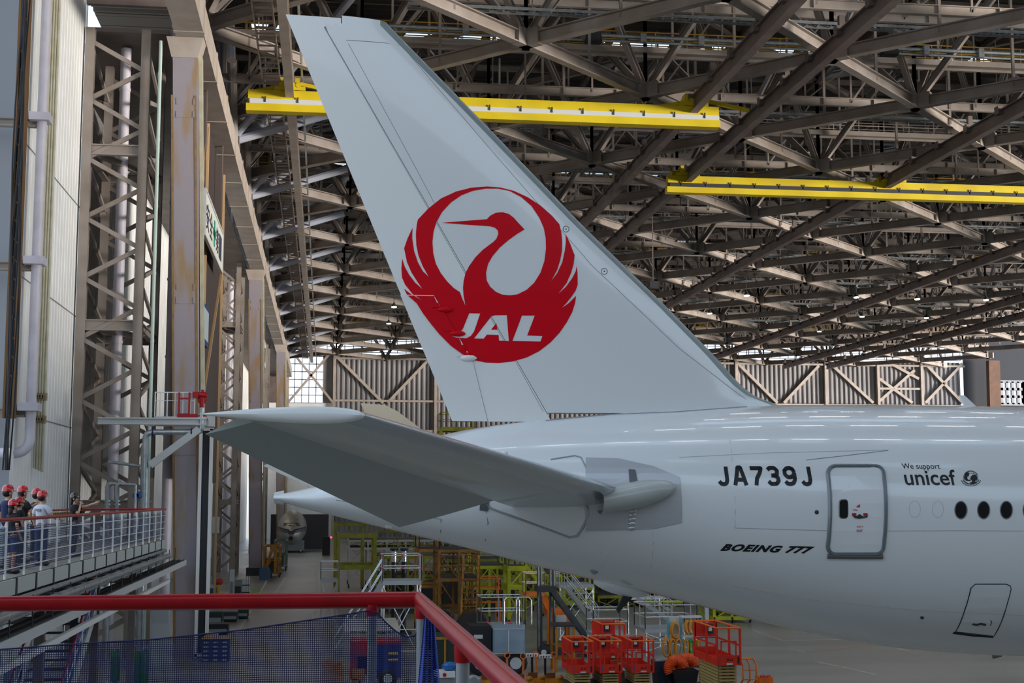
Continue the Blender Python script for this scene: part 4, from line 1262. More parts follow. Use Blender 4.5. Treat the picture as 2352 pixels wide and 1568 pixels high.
# fire monitor on its platform -----------------------------------------------------
YM = 61.0
pm = lambda px, py: P(px, py, Y=YM)
t = thing('monitor_platform', 'pale steel bracket platform with wire railing below the red water cannon', 'platform', (pm(400, 970).x, YM, pm(400, 970).z))
a, b_ = pm(225, 966), pm(474, 966)
MB().ibeam((a.x, YM, a.z), (b_.x, YM, a.z), .3, .3).ibeam((pm(355, 0).x, YM + 1.2, a.z), (b_.x, YM + 1.2, a.z), .3, .3).bb(pm(355, 966).x, b_.x, YM - .1, YM + 1.3, a.z + .15, a.z + .2).build('deck', LGREY, t)
MB().beam(pm(458, 985), pm(345, 1068), .26, .3).build('strut', LGREY, t)
mb = MB()
zd, zr2 = a.z + .2, pm(400, 901).z
for px in (356, 368, 384, 402, 420, 437, 447):
    x = P(px, 930, Y=YM).x
    mb.tube((x, YM, zd), (x, YM, zr2), .025, 6)
mb.tube((pm(356, 901).x, YM, zr2), (pm(447, 901).x, YM, zr2), .025, 6).tube((pm(356, 901).x, YM, zr2 - .35), (pm(447, 901).x, YM, zr2 - .35), .015, 6)
mb.build('railing', WHITE, t)
mb = MB()
for px in (411.5, 435): mb.beam((P(px, 920, Y=YM - .1).x, YM - .1, zd), (P(px, 920, Y=YM - .1).x, YM - .1, zr2), .08)
for py in (915, 951): mb.beam(P(411, py, Y=YM - .1), P(436, py, Y=YM - .1), .07)
mb.beam(P(407, 954, Y=YM - .1), P(455, 954, Y=YM - .1), .05, .14)
mb.build('gate', RAILRED, t)
t = thing('water_cannon', 'red fire fighting water cannon on a grey standpipe beside the nearest column', 'water cannon', pm(464, 960))
MB().tube(pm(464, 936), pm(464, 912), .1, 12).build('post', RAILRED, t)
MB().bb(pm(443, 908).x, pm(456, 908).x, YM - .2, YM + .2, pm(443, 914).z, pm(443, 900).z).build('body', RAILRED, t)
MB().path([pm(452, 907), pm(468, 907), pm(476, 908)], .12, 12, radii=[.12, .15, .07]).tube(pm(466, 905), pm(466, 895), .07).build('nozzle', RAILRED, t)
MB().lathe([(.2, -.02), (.2, .02)], pm(464, 918), 'y', 14).build('handwheel', RAILRED, t)
MB().bb(pm(464, 950).x - .1, pm(475, 950).x, YM - .1, YM + .2, pm(464, 957).z, pm(464, 948).z).build('base', RAILRED, t)
MB().path([pm(463, 936), pm(463, 982), pm(460, 989), pm(452, 992), pm(350, 992), pm(338, 996), pm(334, 1004), pm(333, 1112), V((pm(333, 1112).x, YM, 0))], .12, 12).build('standpipe', GALV, t, smooth=True)
for px, py in ((351, 992), (440, 992)): MB().lathe([(.16, -.03), (.16, .03)], pm(px, py), 'x', 12).build('pipe_band', mat('navy_band', '1C2260', .5), t)
# visitor walkway -------------------------------------------------------------------
XR, ZD, ZR = -6.26, 5.4, 6.58
YA, YB = 22.0, P(380, 1166, X=XR).y
t = thing('walkway', 'elevated visitor walkway with pale toe boards and white grid railing', 'walkway', (XR - 1.7, 38, ZD))
MB().bb(XR - 3.6, XR, YA, YB, ZD - .12, ZD).build('deck', mat('walkway_deck', '7C7468', .7), t)
mb = MB()
y = YA
while y < YB - .5:
    mb.bb(XR + .02, XR + .06, y + .06, y + 1.94, ZD - .34, ZD - .02); y += 2
mb.build('toe_board', TOE, t)
mb = MB()
y = YA
while y < YB: mb.bb(XR, XR + .08, y - .06, y + .06, ZD - .4, ZD); y += 2
mb.build('bracket', DARK, t)
MB().ibeam((XR - .2, YA, ZD - .5), (XR - .2, YB, ZD - .5), .3, .5).ibeam((XR - 3.4, YA, ZD - .5), (XR - 3.4, YB, ZD - .5), .3, .5).build('girder', DARK, t)
for lab, x in (('near', XR), ('far', XR - 3.5)):
    MB().tube((x, YA, ZR), (x, YB, ZR), .04, 10).build('handrail', RAILRED, t)
    mb = MB()
    y = YA
    while y <= YB: mb.tube((x, y, ZD), (x, y, ZR - .03), .024, 6); y += 1.8
    for k in range(1, 5): mb.tube((x, YA, ZD + k * .245 - .05), (x, YB, ZD + k * .245 - .05), .012, 6)
    mb.build('railing', WHITE, t)
MB().tube((XR, YB, ZR), (XR - 3.5, YB, ZR), .04, 10).build('end_rail', RAILRED, t)
for y in (26, 34, 42, 50):
    MB().beam((XR - .2, y, 0), (XR - .2, y, ZD - .7), .22).beam((XR - 3.4, y, 0), (XR - 3.4, y, ZD - .7), .22).beam((XR - 3.4, y, 4.2), (XR - .2, y, 4.2), .16).build('trestle', STEELD, t)
a, b_ = V((0, YB - 15, 0)), V((0, YB - .6, 0))
mb = MB()
n_ = int((b_.y - a.y) / .35)
mb.bb(XR - 3.44, XR - 3.42, a.y, b_.y, ZR - .26, ZR - .08).build('hazard_board', mat('hazard_yellow', 'C9A21A', .5), t)
mb = MB()
for i in range(n_):
    y = a.y + i * .35
    mb.prism([(XR - 3.41, y, ZR - .26), (XR - 3.41, y + .16, ZR - .26), (XR - 3.41, y + .3, ZR - .08), (XR - 3.41, y + .14, ZR - .08)], (.004, 0, 0))
mb.build('hazard_stripe', BLACK, t)
# tinted blue netting on the railing
def netmat(name, col, cover, pitch):
    m = bpy.data.materials.new(name)
    m.use_nodes = True
    n, l = m.node_tree.nodes, m.node_tree.links
    b = n['Principled BSDF']
    b.inputs['Base Color'].default_value = lin(col)
    b.inputs['Roughness'].default_value = .6
    tcn = n.new('ShaderNodeTexCoord')
    br = n.new('ShaderNodeTexBrick')
    br.offset = 0
    br.inputs['Scale'].default_value = 1.0
    br.inputs['Brick Width'].default_value = pitch
    br.inputs['Row Height'].default_value = pitch
    br.inputs['Mortar Size'].default_value = pitch * cover
    br.inputs['Mortar Smooth'].default_value = .1
    l.new(tcn.outputs['UV'], br.inputs['Vector'])
    l.new(br.outputs['Fac'], b.inputs['Alpha'])
    return m
def uvgrid(o, uvs):
    me = o.data
    ul = me.uv_layers.new(name='UVMap')
    for lp in me.loops: ul.data[lp.index].uv = uvs[lp.vertex_index]
NETW = netmat('walkway_blue_net', '0B2456', .2, .04)
rows, uvs = [], []
k = 0
nr = []
for j in range(6):
    row = []
    for i in range(68):
        y = YA + (YB - YA) * i / 67
        sag = .10 * abs(math.sin(i * 1.4)) * (1 - j / 5)
        row.append((XR - .05 - .03 * math.sin(i * .9 + j), y, ZD + .1 + (1.0 - sag) * (1 - j / 5)))
        uvs.append((y, row[-1][2]))
    nr.append(row)
o = MB().grid(nr).build('safety_net', NETW, fix=False)
uvgrid(o, uvs)
tag(o, 'translucent blue net tied along the walkway railing', 'net')
# service pipes and tray under the walkway
t = thing('service_pipes', 'pair of galvanised pipes running under the walkway edge', 'pipe', (XR + .2, 30, 4.9))
for x, z, r in ((XR + .16, 4.98, .06), (XR + .3, 4.78, .1), (XR + .12, 4.6, .05)):
    MB().tube((x, YA, z), (x, YB - 1, z), r, 12).build('pipe', GALV, t, smooth=True)
mb = MB()
for i in range(16): mb.bb(XR + .1, XR + .42, YA + 1 + i * 2, YA + 1.05 + i * 2, 4.86, 4.9)
mb.build('clamp', GALV, t)
t = thing('under_tray', 'pale cable tray full of black cables below the walkway', 'cable tray', (XR, 30, 4.2))
MB().bb(XR - .5, XR + .3, YA, YB + 6, 4.12, 4.16).bb(XR + .28, XR + .32, YA, YB + 6, 4.1, 4.32).build('tray', LGREY, t)
for i in range(6): MB().tube((XR - .3 + i * .1, YA, 4.25 + .03 * (i % 3)), (XR - .3 + i * .1, YB + 6, 4.25 + .03 * (i % 2)), .06, 8).build('cable', BLACK, t)
mb = MB()
for i in range(18): mb.tube((XR + .25, YA + i * 2.2, 4.1), (XR + .25, YA + i * 2.2, 5.0), .015, 6)
mb.build('hanger_rod', DARK, t)
tag(MB().beam((XR + .2, YA, 3.75), (XR + .2, YB, 3.75), .12, .14).build('white_beam', WHITE), 'slim white beam running below the cable tray', 'beam')
# staircase under the walkway
t = thing('staircase', 'steel staircase with blue side net and red handrails under the walkway', 'stairs', (-6.8, 36, 0))
s0, s1 = V((-7.2, 41, 4.0)), V((-7.2, 33.2, 0))
mb = MB()
for i in range(20):
    q = s0.lerp(s1, i / 20)
    mb.bb(-7.5, -6.35, q.y - .15, q.y + .15, q.z - .04, q.z)
mb.build('tread', DARK, t)
for x in (-7.55, -6.3):
    MB().beam((x, s0.y, s0.z - .1), (x, s1.y, s1.z - .1), .06, .34).build('stringer', LGREY, t)
    MB().tube((x, s0.y, s0.z + 1.0), (x, s1.y, s1.z + 1.0), .03, 8).build('handrail', RAILRED, t)
    mb = MB()
    for i in range(8):
        q = s0.lerp(s1, i / 7.5)
        mb.tube((x, q.y, q.z), (x, q.y, q.z + 1.0), .02, 6)
    mb.tube((x, s0.y, s0.z + .5), (x, s1.y, s1.z + .5), .015, 6)
    mb.build('post', WHITE, t)
o = MB().grid([[(-6.32, s0.y, s0.z + .05), (-6.32, s1.y, s1.z + .05)], [(-6.32, s0.y, s0.z + .95), (-6.32, s1.y, s1.z + .95)]]).build('side_net', netmat('stair_net', '1444A0', .2, .04), t, fix=False)
uvgrid(o, [(0, 0), (8, 0), (0, .9), (8, .9)])
MB().beam((-6.9, 41.2, 0), (-6.9, 41.2, 3.9), .2).bb(-7.6, -6.2, 41, 42, 3.9, 4.0).build('landing', DARK, t)
# ------------------------------------------------------------------ foreground balcony railing and net
YR_ = 6.87
cz = P(962, 1377, Y=YR_)
l0 = P(-260, 1387, Y=YR_)
t = thing('balcony_railing', 'thick red handrail of the near viewing balcony turning a corner on grey posts', 'railing', (cz.x, YR_, 5.4))
r_end = P(1172, 1570, Z=cz.z)
dirr = (r_end - cz)
MB().path([V((l0.x - 2, YR_, cz.z)), cz, cz + dirr * 2.2], .0305, 20).build('handrail', RAILRED, t, smooth=True)
def post(x, y, zt_, parent):
    p = MB().tube((x, y, 5.4), (x, y, zt_ - .055), .0235, 16).build('post', mat('grey_post_paint', '8D9399', .35), parent, smooth=True)
    MB().lathe([(.027, zt_ - .075), (.03, zt_ - .06), (.031, zt_ - .02)], (x, y, 0), 'z', 16).build('collar', RAILRED, p, smooth=True)
for px in (855, -300): post(P(px, 1400, Y=YR_).x, YR_, cz.z, t)
for px in (984, 1060, 1400):
    if px == 984: f = .055
    elif px == 1060: f = .63
    else: f = 1.6
    q = cz + dirr * f
    post(q.x, q.y, cz.z, t)
MB().bb(-6, .62, -2, 7.0, 5.28, 5.4).build('balcony_deck', mat('walkway_deck', '7C7468', .7), t)
MB().bb(-5.5, -5.2, -1.5, -1.2, 0, 5.28).bb(.3, .6, 6.6, 6.9, 0, 5.28).bb(-5.5, -5.2, 6.6, 6.9, 0, 5.28).bb(.3, .6, -1.5, -1.2, 0, 5.28).build('support_leg', STEELD, t)
# the blue net
NET = netmat('blue_safety_net', '071A54', .17, .010)
NETD = netmat('gathered_blue_net', '0E3AA8', .33, .010)
def curvepts(pts, n):
    L = [0]
    for a, b_ in zip(pts, pts[1:]): L.append(L[-1] + math.hypot(b_[0] - a[0], b_[1] - a[1]))
    out = []
    for i in range(n + 1):
        s_ = L[-1] * i / n
        for k in range(len(pts) - 1):
            if s_ <= L[k + 1] + 1e-6:
                f = (s_ - L[k]) / max(1e-6, L[k + 1] - L[k])
                out.append((pts[k][0] + (pts[k + 1][0] - pts[k][0]) * f, pts[k][1] + (pts[k + 1][1] - pts[k][1]) * f))
                break
    return out
nt_ = thing('safety_net', 'translucent blue safety net slung along the near balcony railing', 'net', (-.5, 6.83, 5.5))
def netpart(top, name, mt, ybase, wav, zb=5.42):
    rows, uvs = [], []
    tp = [P(*q, Y=ybase) for q in curvepts(top, 60)]
    for j in range(13):
        r = []
        for i, q in enumerate(tp):
            f = j / 12
            r.append((q.x, ybase + wav * math.sin(i * .55 + j * .2) * min(1, f * 3), q.z + (zb - q.z) * f))
            uvs.append((q.x, r[-1][2]))
        rows.append(r)
    o = MB().grid(rows).build(name, mt, nt_, smooth=True, fix=False)
    uvgrid(o, uvs)
    MB().path([q + V((0, -.004, 0)) for q in tp], .004, 6).build('hem_rope', mat('navy_rope', '0A1C5C', .6), nt_)
    return o
netpart([(-240, 1512), (0, 1491), (160, 1479), (350, 1468), (560, 1446), (700, 1425), (800, 1410), (846, 1402)], 'mesh', NET, 6.83, .012)
netpart([(846, 1402), (866, 1406), (885, 1428), (910, 1450), (935, 1463), (952, 1459), (968, 1440), (980, 1414), (985, 1404)], 'mesh', NET, 6.82, .01)
rows, uvs = [], []
for j in range(14):
    f = j / 13
    r = []
    for i in range(31):
        g = i / 30
        px = 972 + (-18 * f) + (22 + 36 * f) * g
        q = P(px, 1405 + 200 * f, Y=6.5)
        r.append((q.x, 6.42 + .02 * math.sin(g * 26 + f) * (.4 + f), q.z))
        uvs.append((g * .5, q.z))
    rows.append(r)
o = MB().grid(rows).build('gathered_mesh', NETD, nt_, smooth=True, fix=False)
uvgrid(o, uvs)
# ------------------------------------------------------------------ people on the walkway
SKIN = mat('skin', 'C99A80', .55)
HAIR = mat('black_hair', '15120F', .5)
HELM = mat('red_helmet', 'C40A1C', .2, coat=.6)
def skin(name, J, E_, mt, parent, sub=1):
    """grow one continuous surface round a skeleton: J = {joint: (x, y, z, r)}"""
    ks = list(J)
    me = bpy.data.meshes.new(name)
    me.from_pydata([J[k][:3] for k in ks], [(ks.index(a), ks.index(b_)) for a, b_ in E_], [])
    o = bpy.data.objects.new(name, me)
    C.objects.link(o)
    o.modifiers.new('s', 'SKIN').use_smooth_shade = True
    for i, k in enumerate(ks):
        r = J[k][3]
        sv = me.skin_vertices[0].data[i]
        sv.radius = (r, r) if not isinstance(r, tuple) else r
        sv.use_root = i == 0
    o.modifiers.new('u', 'SUBSURF').levels = sub
    o.modifiers['u'].render_levels = sub
    dg = bpy.context.evaluated_depsgraph_get()
    m2 = bpy.data.meshes.new_from_object(o.evaluated_get(dg))
    bpy.data.objects.remove(o)
    m2.name = name
    m2.materials.clear()
    m2.materials.append(mt)
    for p in m2.polygons: p.use_smooth = True
    n = bpy.data.objects.new(name, m2)
    C.objects.link(n)
    n.parent = parent
    return n
def person(px, ytop, X, face, label, top, bottom, helmet=HELM, arms=None, shorts=False, long_hair=False, back_print=False, group='visitors'):
    q = P(px, ytop, X=X)
    H = q.z - ZD
    s = H / 1.80
    t = thing('person', label, 'person', (X, q.y, ZD), math.atan2(-face[0], face[1]), group=None, world=False)
    t.scale = (s, s, s)
    arms = arms or {}
    J = {'pelvis': (0, 0, .95, (.135, .1)), 'waist': (0, .0, 1.1, (.12, .09)), 'chest': (0, .01, 1.3, (.15, .105)), 'upper': (0, 0, 1.42, (.11, .075)), 'neck': (0, 0, 1.5, .05), 'jaw': (0, .025, 1.57, .062), 'head': (0, .012, 1.65, .088), 'crown': (0, 0, 1.72, .075), 'nose': (0, .105, 1.625, .012)}
    E_ = [('pelvis', 'waist'), ('waist', 'chest'), ('chest', 'upper'), ('upper', 'neck'), ('neck', 'jaw'), ('jaw', 'head'), ('head', 'crown'), ('head', 'nose')]
    A = {}
    for sd, nm in ((-1, 'l'), (1, 'r')):
        a = arms.get(nm, ((sd * .25, -.02, 1.16), (sd * .25, .08, .92)))
        el, wr = V(a[0]), V(a[1])
        d = (wr - el).normalized()
        J['sh' + nm] = (sd * .185, 0, 1.40, .056); J['el' + nm] = (*el, .042); J['wr' + nm] = (*wr, .028)
        pl = wr + d * .06
        J['pa' + nm] = (*pl, .034)
        E_ += [('upper', 'sh' + nm), ('sh' + nm, 'el' + nm), ('el' + nm, 'wr' + nm), ('wr' + nm, 'pa' + nm)]
        side = d.cross(V((0, 1, .3))).normalized()
        nrm = side.cross(d)
        for k, (o_, ln) in enumerate(((-.03, .06), (-.01, .075), (.01, .07), (.03, .055))):
            b_ = pl + side * o_ + d * .03
            c_ = b_ + d * ln * .6 + nrm * .01
            e_ = c_ + d * ln * .35 + nrm * .025
            J['f%d%s' % (k, nm)] = (*b_, .010); J['g%d%s' % (k, nm)] = (*c_, .009); J['h%d%s' % (k, nm)] = (*e_, .008)
            E_ += [('pa' + nm, 'f%d%s' % (k, nm)), ('f%d%s' % (k, nm), 'g%d%s' % (k, nm)), ('g%d%s' % (k, nm), 'h%d%s' % (k, nm))]
        th = wr + d * .035 - side * .045 * 1 + nrm * .02
        th2 = th + d * .04 + nrm * .015
        J['t' + nm] = (*th, .011); J['u' + nm] = (*th2, .009)
        E_ += [('wr' + nm, 't' + nm), ('t' + nm, 'u' + nm)]
        J['hip' + nm] = (sd * .09, 0, .9, .085); J['kn' + nm] = (sd * .1, .02, .5, .058); J['an' + nm] = (sd * .105, -.02, .09, .04); J['to' + nm] = (sd * .115, .12, .04, .035)
        E_ += [('pelvis', 'hip' + nm), ('hip' + nm, 'kn' + nm), ('kn' + nm, 'an' + nm), ('an' + nm, 'to' + nm)]
        A[nm] = (el, wr)
    skin('body', J, E_, SKIN, t)
    # shirt with short sleeves
    S_ = {'b': (0, 0, .87, (.17, .13)), 'w': (0, 0, 1.1, (.16, .12)), 'c': (0, .01, 1.3, (.18, .13)), 'u': (0, 0, 1.43, (.12, .085)), 'n': (0, 0, 1.49, .062)}
    SE = [('b', 'w'), ('w', 'c'), ('c', 'u'), ('u', 'n')]
    for sd, nm in ((-1, 'l'), (1, 'r')):
        m_ = V((sd * .185, 0, 1.40)).lerp(A[nm][0], .72)
        S_['s' + nm] = (sd * .185, 0, 1.40, .078); S_['e' + nm] = (*m_, .072)
        SE += [('u', 's' + nm), ('s' + nm, 'e' + nm)]
    sh = skin('shirt', S_, SE, top, t)
    T_ = {'p': (0, 0, .96, (.145, .112))}
    TE = []
    lo = .46 if shorts else .1
    for sd, nm in ((-1, 'l'), (1, 'r')):
        T_['h' + nm] = (sd * .092, 0, .87, .098); T_['k' + nm] = (sd * .1, .015, .5, .078); 
        TE += [('p', 'h' + nm), ('h' + nm, 'k' + nm)]
        if not shorts:
            T_['a' + nm] = (sd * .105, -.01, .1, .062)
            TE.append(('k' + nm, 'a' + nm))
    skin('trousers', T_, TE, bottom, t)
    for sd in (-1, 1):
        MB().ell((sd * .112, .06, .05), (.055, .14, .05), 10, 6).build('shoe', BLACK, t, smooth=True)
        MB().ell((sd * .032, .092, 1.655), (.012, .008, .008), 8, 6).build('eye', BLACK, t)
        MB().ell((sd * .092, .0, 1.64), (.012, .022, .034), 8, 6).build('ear', SKIN, t, smooth=True)
    MB().ell((0, .09, 1.585), (.026, .01, .007), 8, 6).build('mouth', mat('lip', 'A8605A', .5), t)
    hb = MB().ell((0, -.03, 1.66), (.098, .095, .1), 14, 8)
    if long_hair: hb.ell((0, -.075, 1.55), (.08, .05, .13), 12, 8)
    hb.build('hair', HAIR, t, smooth=True)
    hm = MB().lathe([(.126, 1.685), (.126, 1.72), (.118, 1.765), (.09, 1.81), (.05, 1.832), (.01, 1.838)], (0, -.005, 0), 'z', 20)
    ho = hm.build('helmet', helmet, t, smooth=True)
    MB().prism([(.118 * math.cos(a), .07 + .115 * math.sin(a), 1.69) for a in [PI * i / 10 for i in range(11)]], (0, 0, .012)).build('brim', helmet, ho)
    MB().path([(-.098, .0, 1.69), (-.07, .05, 1.55), (0, .065, 1.53), (.07, .05, 1.55), (.098, 0, 1.69)], .006, 6).build('chin_strap', DARK, ho)
    if back_print: MB().bb(-.075, .075, -.142, -.118, 1.33, 1.38).build('back_print', mat('grey_print', '7E8288', .6), sh)
    return t
NAVY2 = mat('navy_cloth', '16204E', .8); BLK = mat('black_cloth', '121217', .8); WCL = mat('white_cloth', 'C9CEDA', .8); LTR = mat('light_grey_trousers', '9298A2', .8); JEAN = mat('blue_denim', '2C4674', .8); DTR = mat('dark_trousers', '1A1E2C', .8)
f1 = (.75, .66)
phone = {'r': ((.24, .12, 1.2), (.12, .34, 1.36)), 'l': ((-.22, .12, 1.18), (-.06, .34, 1.36))}
person(19, 1116, -7.2, f1, 'man in navy shirt and pale trousers at the left edge of the walkway', NAVY2, LTR)
person(53, 1118, -7.5, f1, 'person in black top raising both hands behind the shorter visitors', BLK, DTR, arms=phone, long_hair=True)
person(46, 1143, -7.0, (.8, .5), 'person in dark top half hidden behind the visitor in shorts', BLK, DTR)
person(31, 1149, -6.62, f1, 'short person in black top and blue shorts by the red rail', BLK, JEAN, shorts=True, long_hair=True)
person(85, 1124, -7.35, f1, 'person in black top standing behind the visitor in white', BLK, DTR)
person(98, 1129, -6.72, (.5, .85), 'person in white shirt with grey back print leaning by the red rail', WCL, JEAN, back_print=True, arms={'r': ((.27, .08, 1.18), (.3, .3, 1.12))})
g = person(172, 1133, -6.85, (.95, -.1), 'guide in black helmet and black shirt pointing right with a microphone', BLK, DTR, helmet=mat('black_helmet', '0E0F14', .2, coat=.6), long_hair=True,
           arms={'l': ((-.12, .28, 1.42), (-.05, .55, 1.52)), 'r': ((.22, .18, 1.22), (.07, .19, 1.46))})
MB().tube((.05, .26, 1.5), (.02, .16, 1.56), .018, 10).lathe([(.026, 0), (.03, .03), (.02, .055)], (.02, .15, 1.55), 'y', 10).build('microphone', mat('pale_lilac_plastic', 'B9B4D0', .4), g)
# ------------------------------------------------------------------ things on the hangar floor
def gx(px, Y, y=1400): return P(px, y, Y=Y).x
def gz(py, Y, px=1200): return P(px, py, Y=Y).z
def railing(mb, x0, x1, y0, y1, z, h=1.1, r=.028, sides='fblr', mids=1, step=1.3):
    """guard rail round a rectangle: f = near, b = back, l, r"""
    segs = {'f': ((x0, y0), (x1, y0)), 'b': ((x0, y1), (x1, y1)), 'l': ((x0, y0), (x0, y1)), 'r': ((x1, y0), (x1, y1))}
    for k in sides:
        a, b_ = segs[k]
        L = math.hypot(b_[0] - a[0], b_[1] - a[1])
        n = max(1, round(L / step))
        for m in range(mids + 1): mb.tube((*a, z + h * (m + 1) / (mids + 1)), (*b_, z + h * (m + 1) / (mids + 1)), r, 6)
        for i in range(n + 1):
            x, y = a[0] + (b_[0] - a[0]) * i / n, a[1] + (b_[1] - a[1]) * i / n
            mb.tube((x, y, z), (x, y, z + h), r, 6)
def wheel(t, x, y, r=.2, w=.1, ax='x', mt=None):
    o = MB().lathe([(r * .7, -w / 2), (r, -w / 3), (r, w / 3), (r * .7, w / 2)], (x, y, r), ax, 16).build('wheel', mt or BLACK, t)
    MB().lathe([(r * .5, -w / 2 - .01), (r * .5, w / 2 + .01)], (x, y, r), ax, 12).build('hub', LGREY, o)
    return o
def dock(name, label, px0, px1, Y, dep, levels, mt, cat='dock', bays=2, rails=True, brace=True, deckmat=None, railmat=None, w=.16, group=None, casters=True):
    w *= .62
    x0, x1 = gx(px0, Y), gx(px1, Y)
    t = thing(name, label, cat, ((x0 + x1) / 2, Y + dep / 2, 0), group=group)
    top = levels[-1]
    for i in range(bays + 1):
        x = x0 + (x1 - x0) * i / bays
        for y in (Y, Y + dep): MB().beam((x, y, .3 if casters else 0), (x, y, top), w).build('post', mt, t)
        if casters: wheel(t, x, Y, .18, .1)
    if casters:
        for i in range(bays + 1): wheel(t, x0 + (x1 - x0) * i / bays, Y + dep, .18, .1)
    for k, z in enumerate(levels):
        mb = MB()
        for y in (Y, Y + dep): mb.beam((x0, y, z), (x1, y, z), w * .9, w * 1.5)
        for x in (x0, x1): mb.beam((x, Y, z), (x, Y + dep, z), w * .9, w * 1.5)
        mb.build('beam', mt, t)
        if k or len(levels) == 1: MB().bb(x0, x1, Y, Y + dep, z + .1, z + .15).build('deck', deckmat or DARK, t)
        if rails and k:
            mb = MB()
            railing(mb, x0, x1, Y, Y + dep, z + .15, 1.05, .03)
            mb.build('guard_rail', railmat or mt, t)
    if brace:
        mb = MB()
        zz = [.4] + levels
        for a, b_ in zip(zz, zz[1:]):
            for i in range(bays):
                xa, xb = x0 + (x1 - x0) * i / bays, x0 + (x1 - x0) * (i + 1) / bays
                if (i + len(levels)) % 2: xa, xb = xb, xa
                mb.beam((xa, Y, a), (xb, Y, b_), w * .45)
                mb.beam((xb, Y + dep, a), (xa, Y + dep, b_), w * .45)
        mb.build('brace', mt, t)
    return t
def stairs(parent, a, b_, width, n, mt, railmt, across=(0, 1, 0), name='stair_flight'):
    """a = top, b_ = foot"""
    a, b_ = V(a), V(b_)
    c_ = V(across) * width
    mb = MB()
    for i in range(n):
        q = a.lerp(b_, (i + .5) / n)
        mb.beam(q, q + c_, .25, .04, (0, 0, 1))
    mb.beam(a, b_, .05, .2).beam(a + c_, b_ + c_, .05, .2)
    o = mb.build(name, mt, parent)
    rb = MB()
    for s_ in (V((0, 0, 0)), c_):
        for h in (.5, 1.0): rb.tube(a + s_ + V((0, 0, h)), b_ + s_ + V((0, 0, h)), .025, 6)
        for i in range(5):
            q = a.lerp(b_, i / 4) + s_
            rb.tube(q, q + V((0, 0, 1.0)), .022, 6)
    rb.build('stair_rail', railmt, parent)
    return o
# --- scissor lifts -------------------------------------------------------
TAN = mat('tan_scissor_arm', 'A8945A', .5)
def scissor_lift(label, stack=4):
    t = thing('scissor_lift', label, 'scissor lift', (0, 0, 0), world=False, group='red scissor lifts under the tail')
    w, L = .76, 1.9
    MB().bb(-w / 2, w / 2, -L / 2, L / 2, .12, .5).build('chassis', DARK, t)
    for y in (-L / 2 - .01, L / 2 + .01): MB().bb(-w / 2 + .12, w / 2 - .12, y - .02, y + .02, .15, .52).build('end_plate', RED, t)
    for x in (-1, 1):
        for y in (-1, 1): wheel(t, x * .36, y * .7, .16, .1)
    zt_ = .52 + stack * .095
    mb = MB()
    for k in range(stack):
        z = .56 + k * .095
        for x in (-.26, .26): mb.bb(x - .03, x + .03, -L / 2 + .1, L / 2 - .1, z - .035, z + .035)
        for y in (-L / 2 + .12, L / 2 - .12): mb.bb(-.29, .29, y - .03, y + .03, z - .028, z + .028)
    mb.build('scissor_stack', TAN, t)
    zp = zt_ + .02
    MB().bb(-w / 2, w / 2, -L / 2, L / 2, zp, zp + .06).bb(-w / 2, w / 2, -L / 2 - .02, -L / 2, zp, zp + .3).bb(-w / 2, w / 2, L / 2, L / 2 + .02, zp, zp + .3).bb(-w / 2 - .02, -w / 2, -L / 2, L / 2, zp, zp + .22).bb(w / 2, w / 2 + .02, -L / 2, L / 2, zp, zp + .22).build('platform', RED, t)
    mb = MB()
    for x in (-w / 2, w / 2):
        for y in (-L / 2, -.1, L / 2): mb.bb(x - .03, x + .03, y - .03, y + .03, zp, zp + 1.08)
        mb.bb(x - .02, x + .02, -L / 2, L / 2, zp + .56, zp + .61)
    mb.bb(-w / 2, w / 2, L / 2 - .02, L / 2 + .02, zp + .56, zp + .6)
    mb.build('guard_rail', RED, t)
    tr = MB()
    for x in (-w / 2, w / 2): tr.tube((x, -L / 2, zp + 1.1), (x, L / 2, zp + 1.1), .028, 8)
    for y in (-L / 2, L / 2): tr.tube((-w / 2, y, zp + 1.1), (w / 2, y, zp + 1.1), .028, 8)
    tr.build('top_rail', mat('lift_orange', 'E86A1C', .4), t)
    MB().bb(-w / 2, w / 2, L / 2 - .03, L / 2 - .01, zp + .62, zp + 1.05).build('back_panel', RED, t)
    g = MB()
    for x in (-.24, .24): g.bb(x - .02, x + .02, -L / 2 - .02, -L / 2 + .02, zp + .3, zp + .72)
    g.bb(-.24, .24, -L / 2 - .02, -L / 2 + .02, zp + .68, zp + .72)
    g.build('gate', RED, t)
    MB().bb(.0, .2, L / 2 - .2, L / 2 - .05, zp + .72, zp + 1.0).build('control_box', BLACK, t)
    MB().bb(.03, .15, L / 2 - .21, L / 2 - .2, zp + .8, zp + .92).build('control_label', LGREY, t)
    uv, fs = textmesh('JLG', .02, .3)
    MB().add([(-.1 + u * .24, -L / 2 - .025, zp + .12 + v * .09) for u, v in uv], fs).build('maker_lettering', INK, t)
    MB().bb(w / 2 - .1, w / 2 - .05, -L / 2 - .03, -L / 2 - .015, zp + .06, zp + .26).build('side_slot', BLACK, t)
    lb = MB().bb(-w / 2 + .05, -w / 2 + .08, -L / 2 - .03, -L / 2 - .02, zp + .08, zp + .25)
    lb.build('side_label', mat('label_violet', '5A4A78', .5), t)
    MB().bb(-.08, .12, -L / 2 - .03, -L / 2 - .022, zp + .02, zp + .07).build('plate_label', LGREY, t)
    return t
L1 = scissor_lift('red scissor lift leftmost of the three lowered lifts in a row')
Yl = 49.0
L1.location = (gx(1338, Yl, 1520), Yl + .95, 0)
dup(L1, (gx(1403, Yl, 1520), Yl + 1.0, 0), .02, 'red scissor lift in the middle of the three lowered lifts')
dup(L1, (gx(1477, Yl, 1520), Yl + .9, 0), -.02, 'red scissor lift rightmost of the three lowered lifts, beside the blue bin')
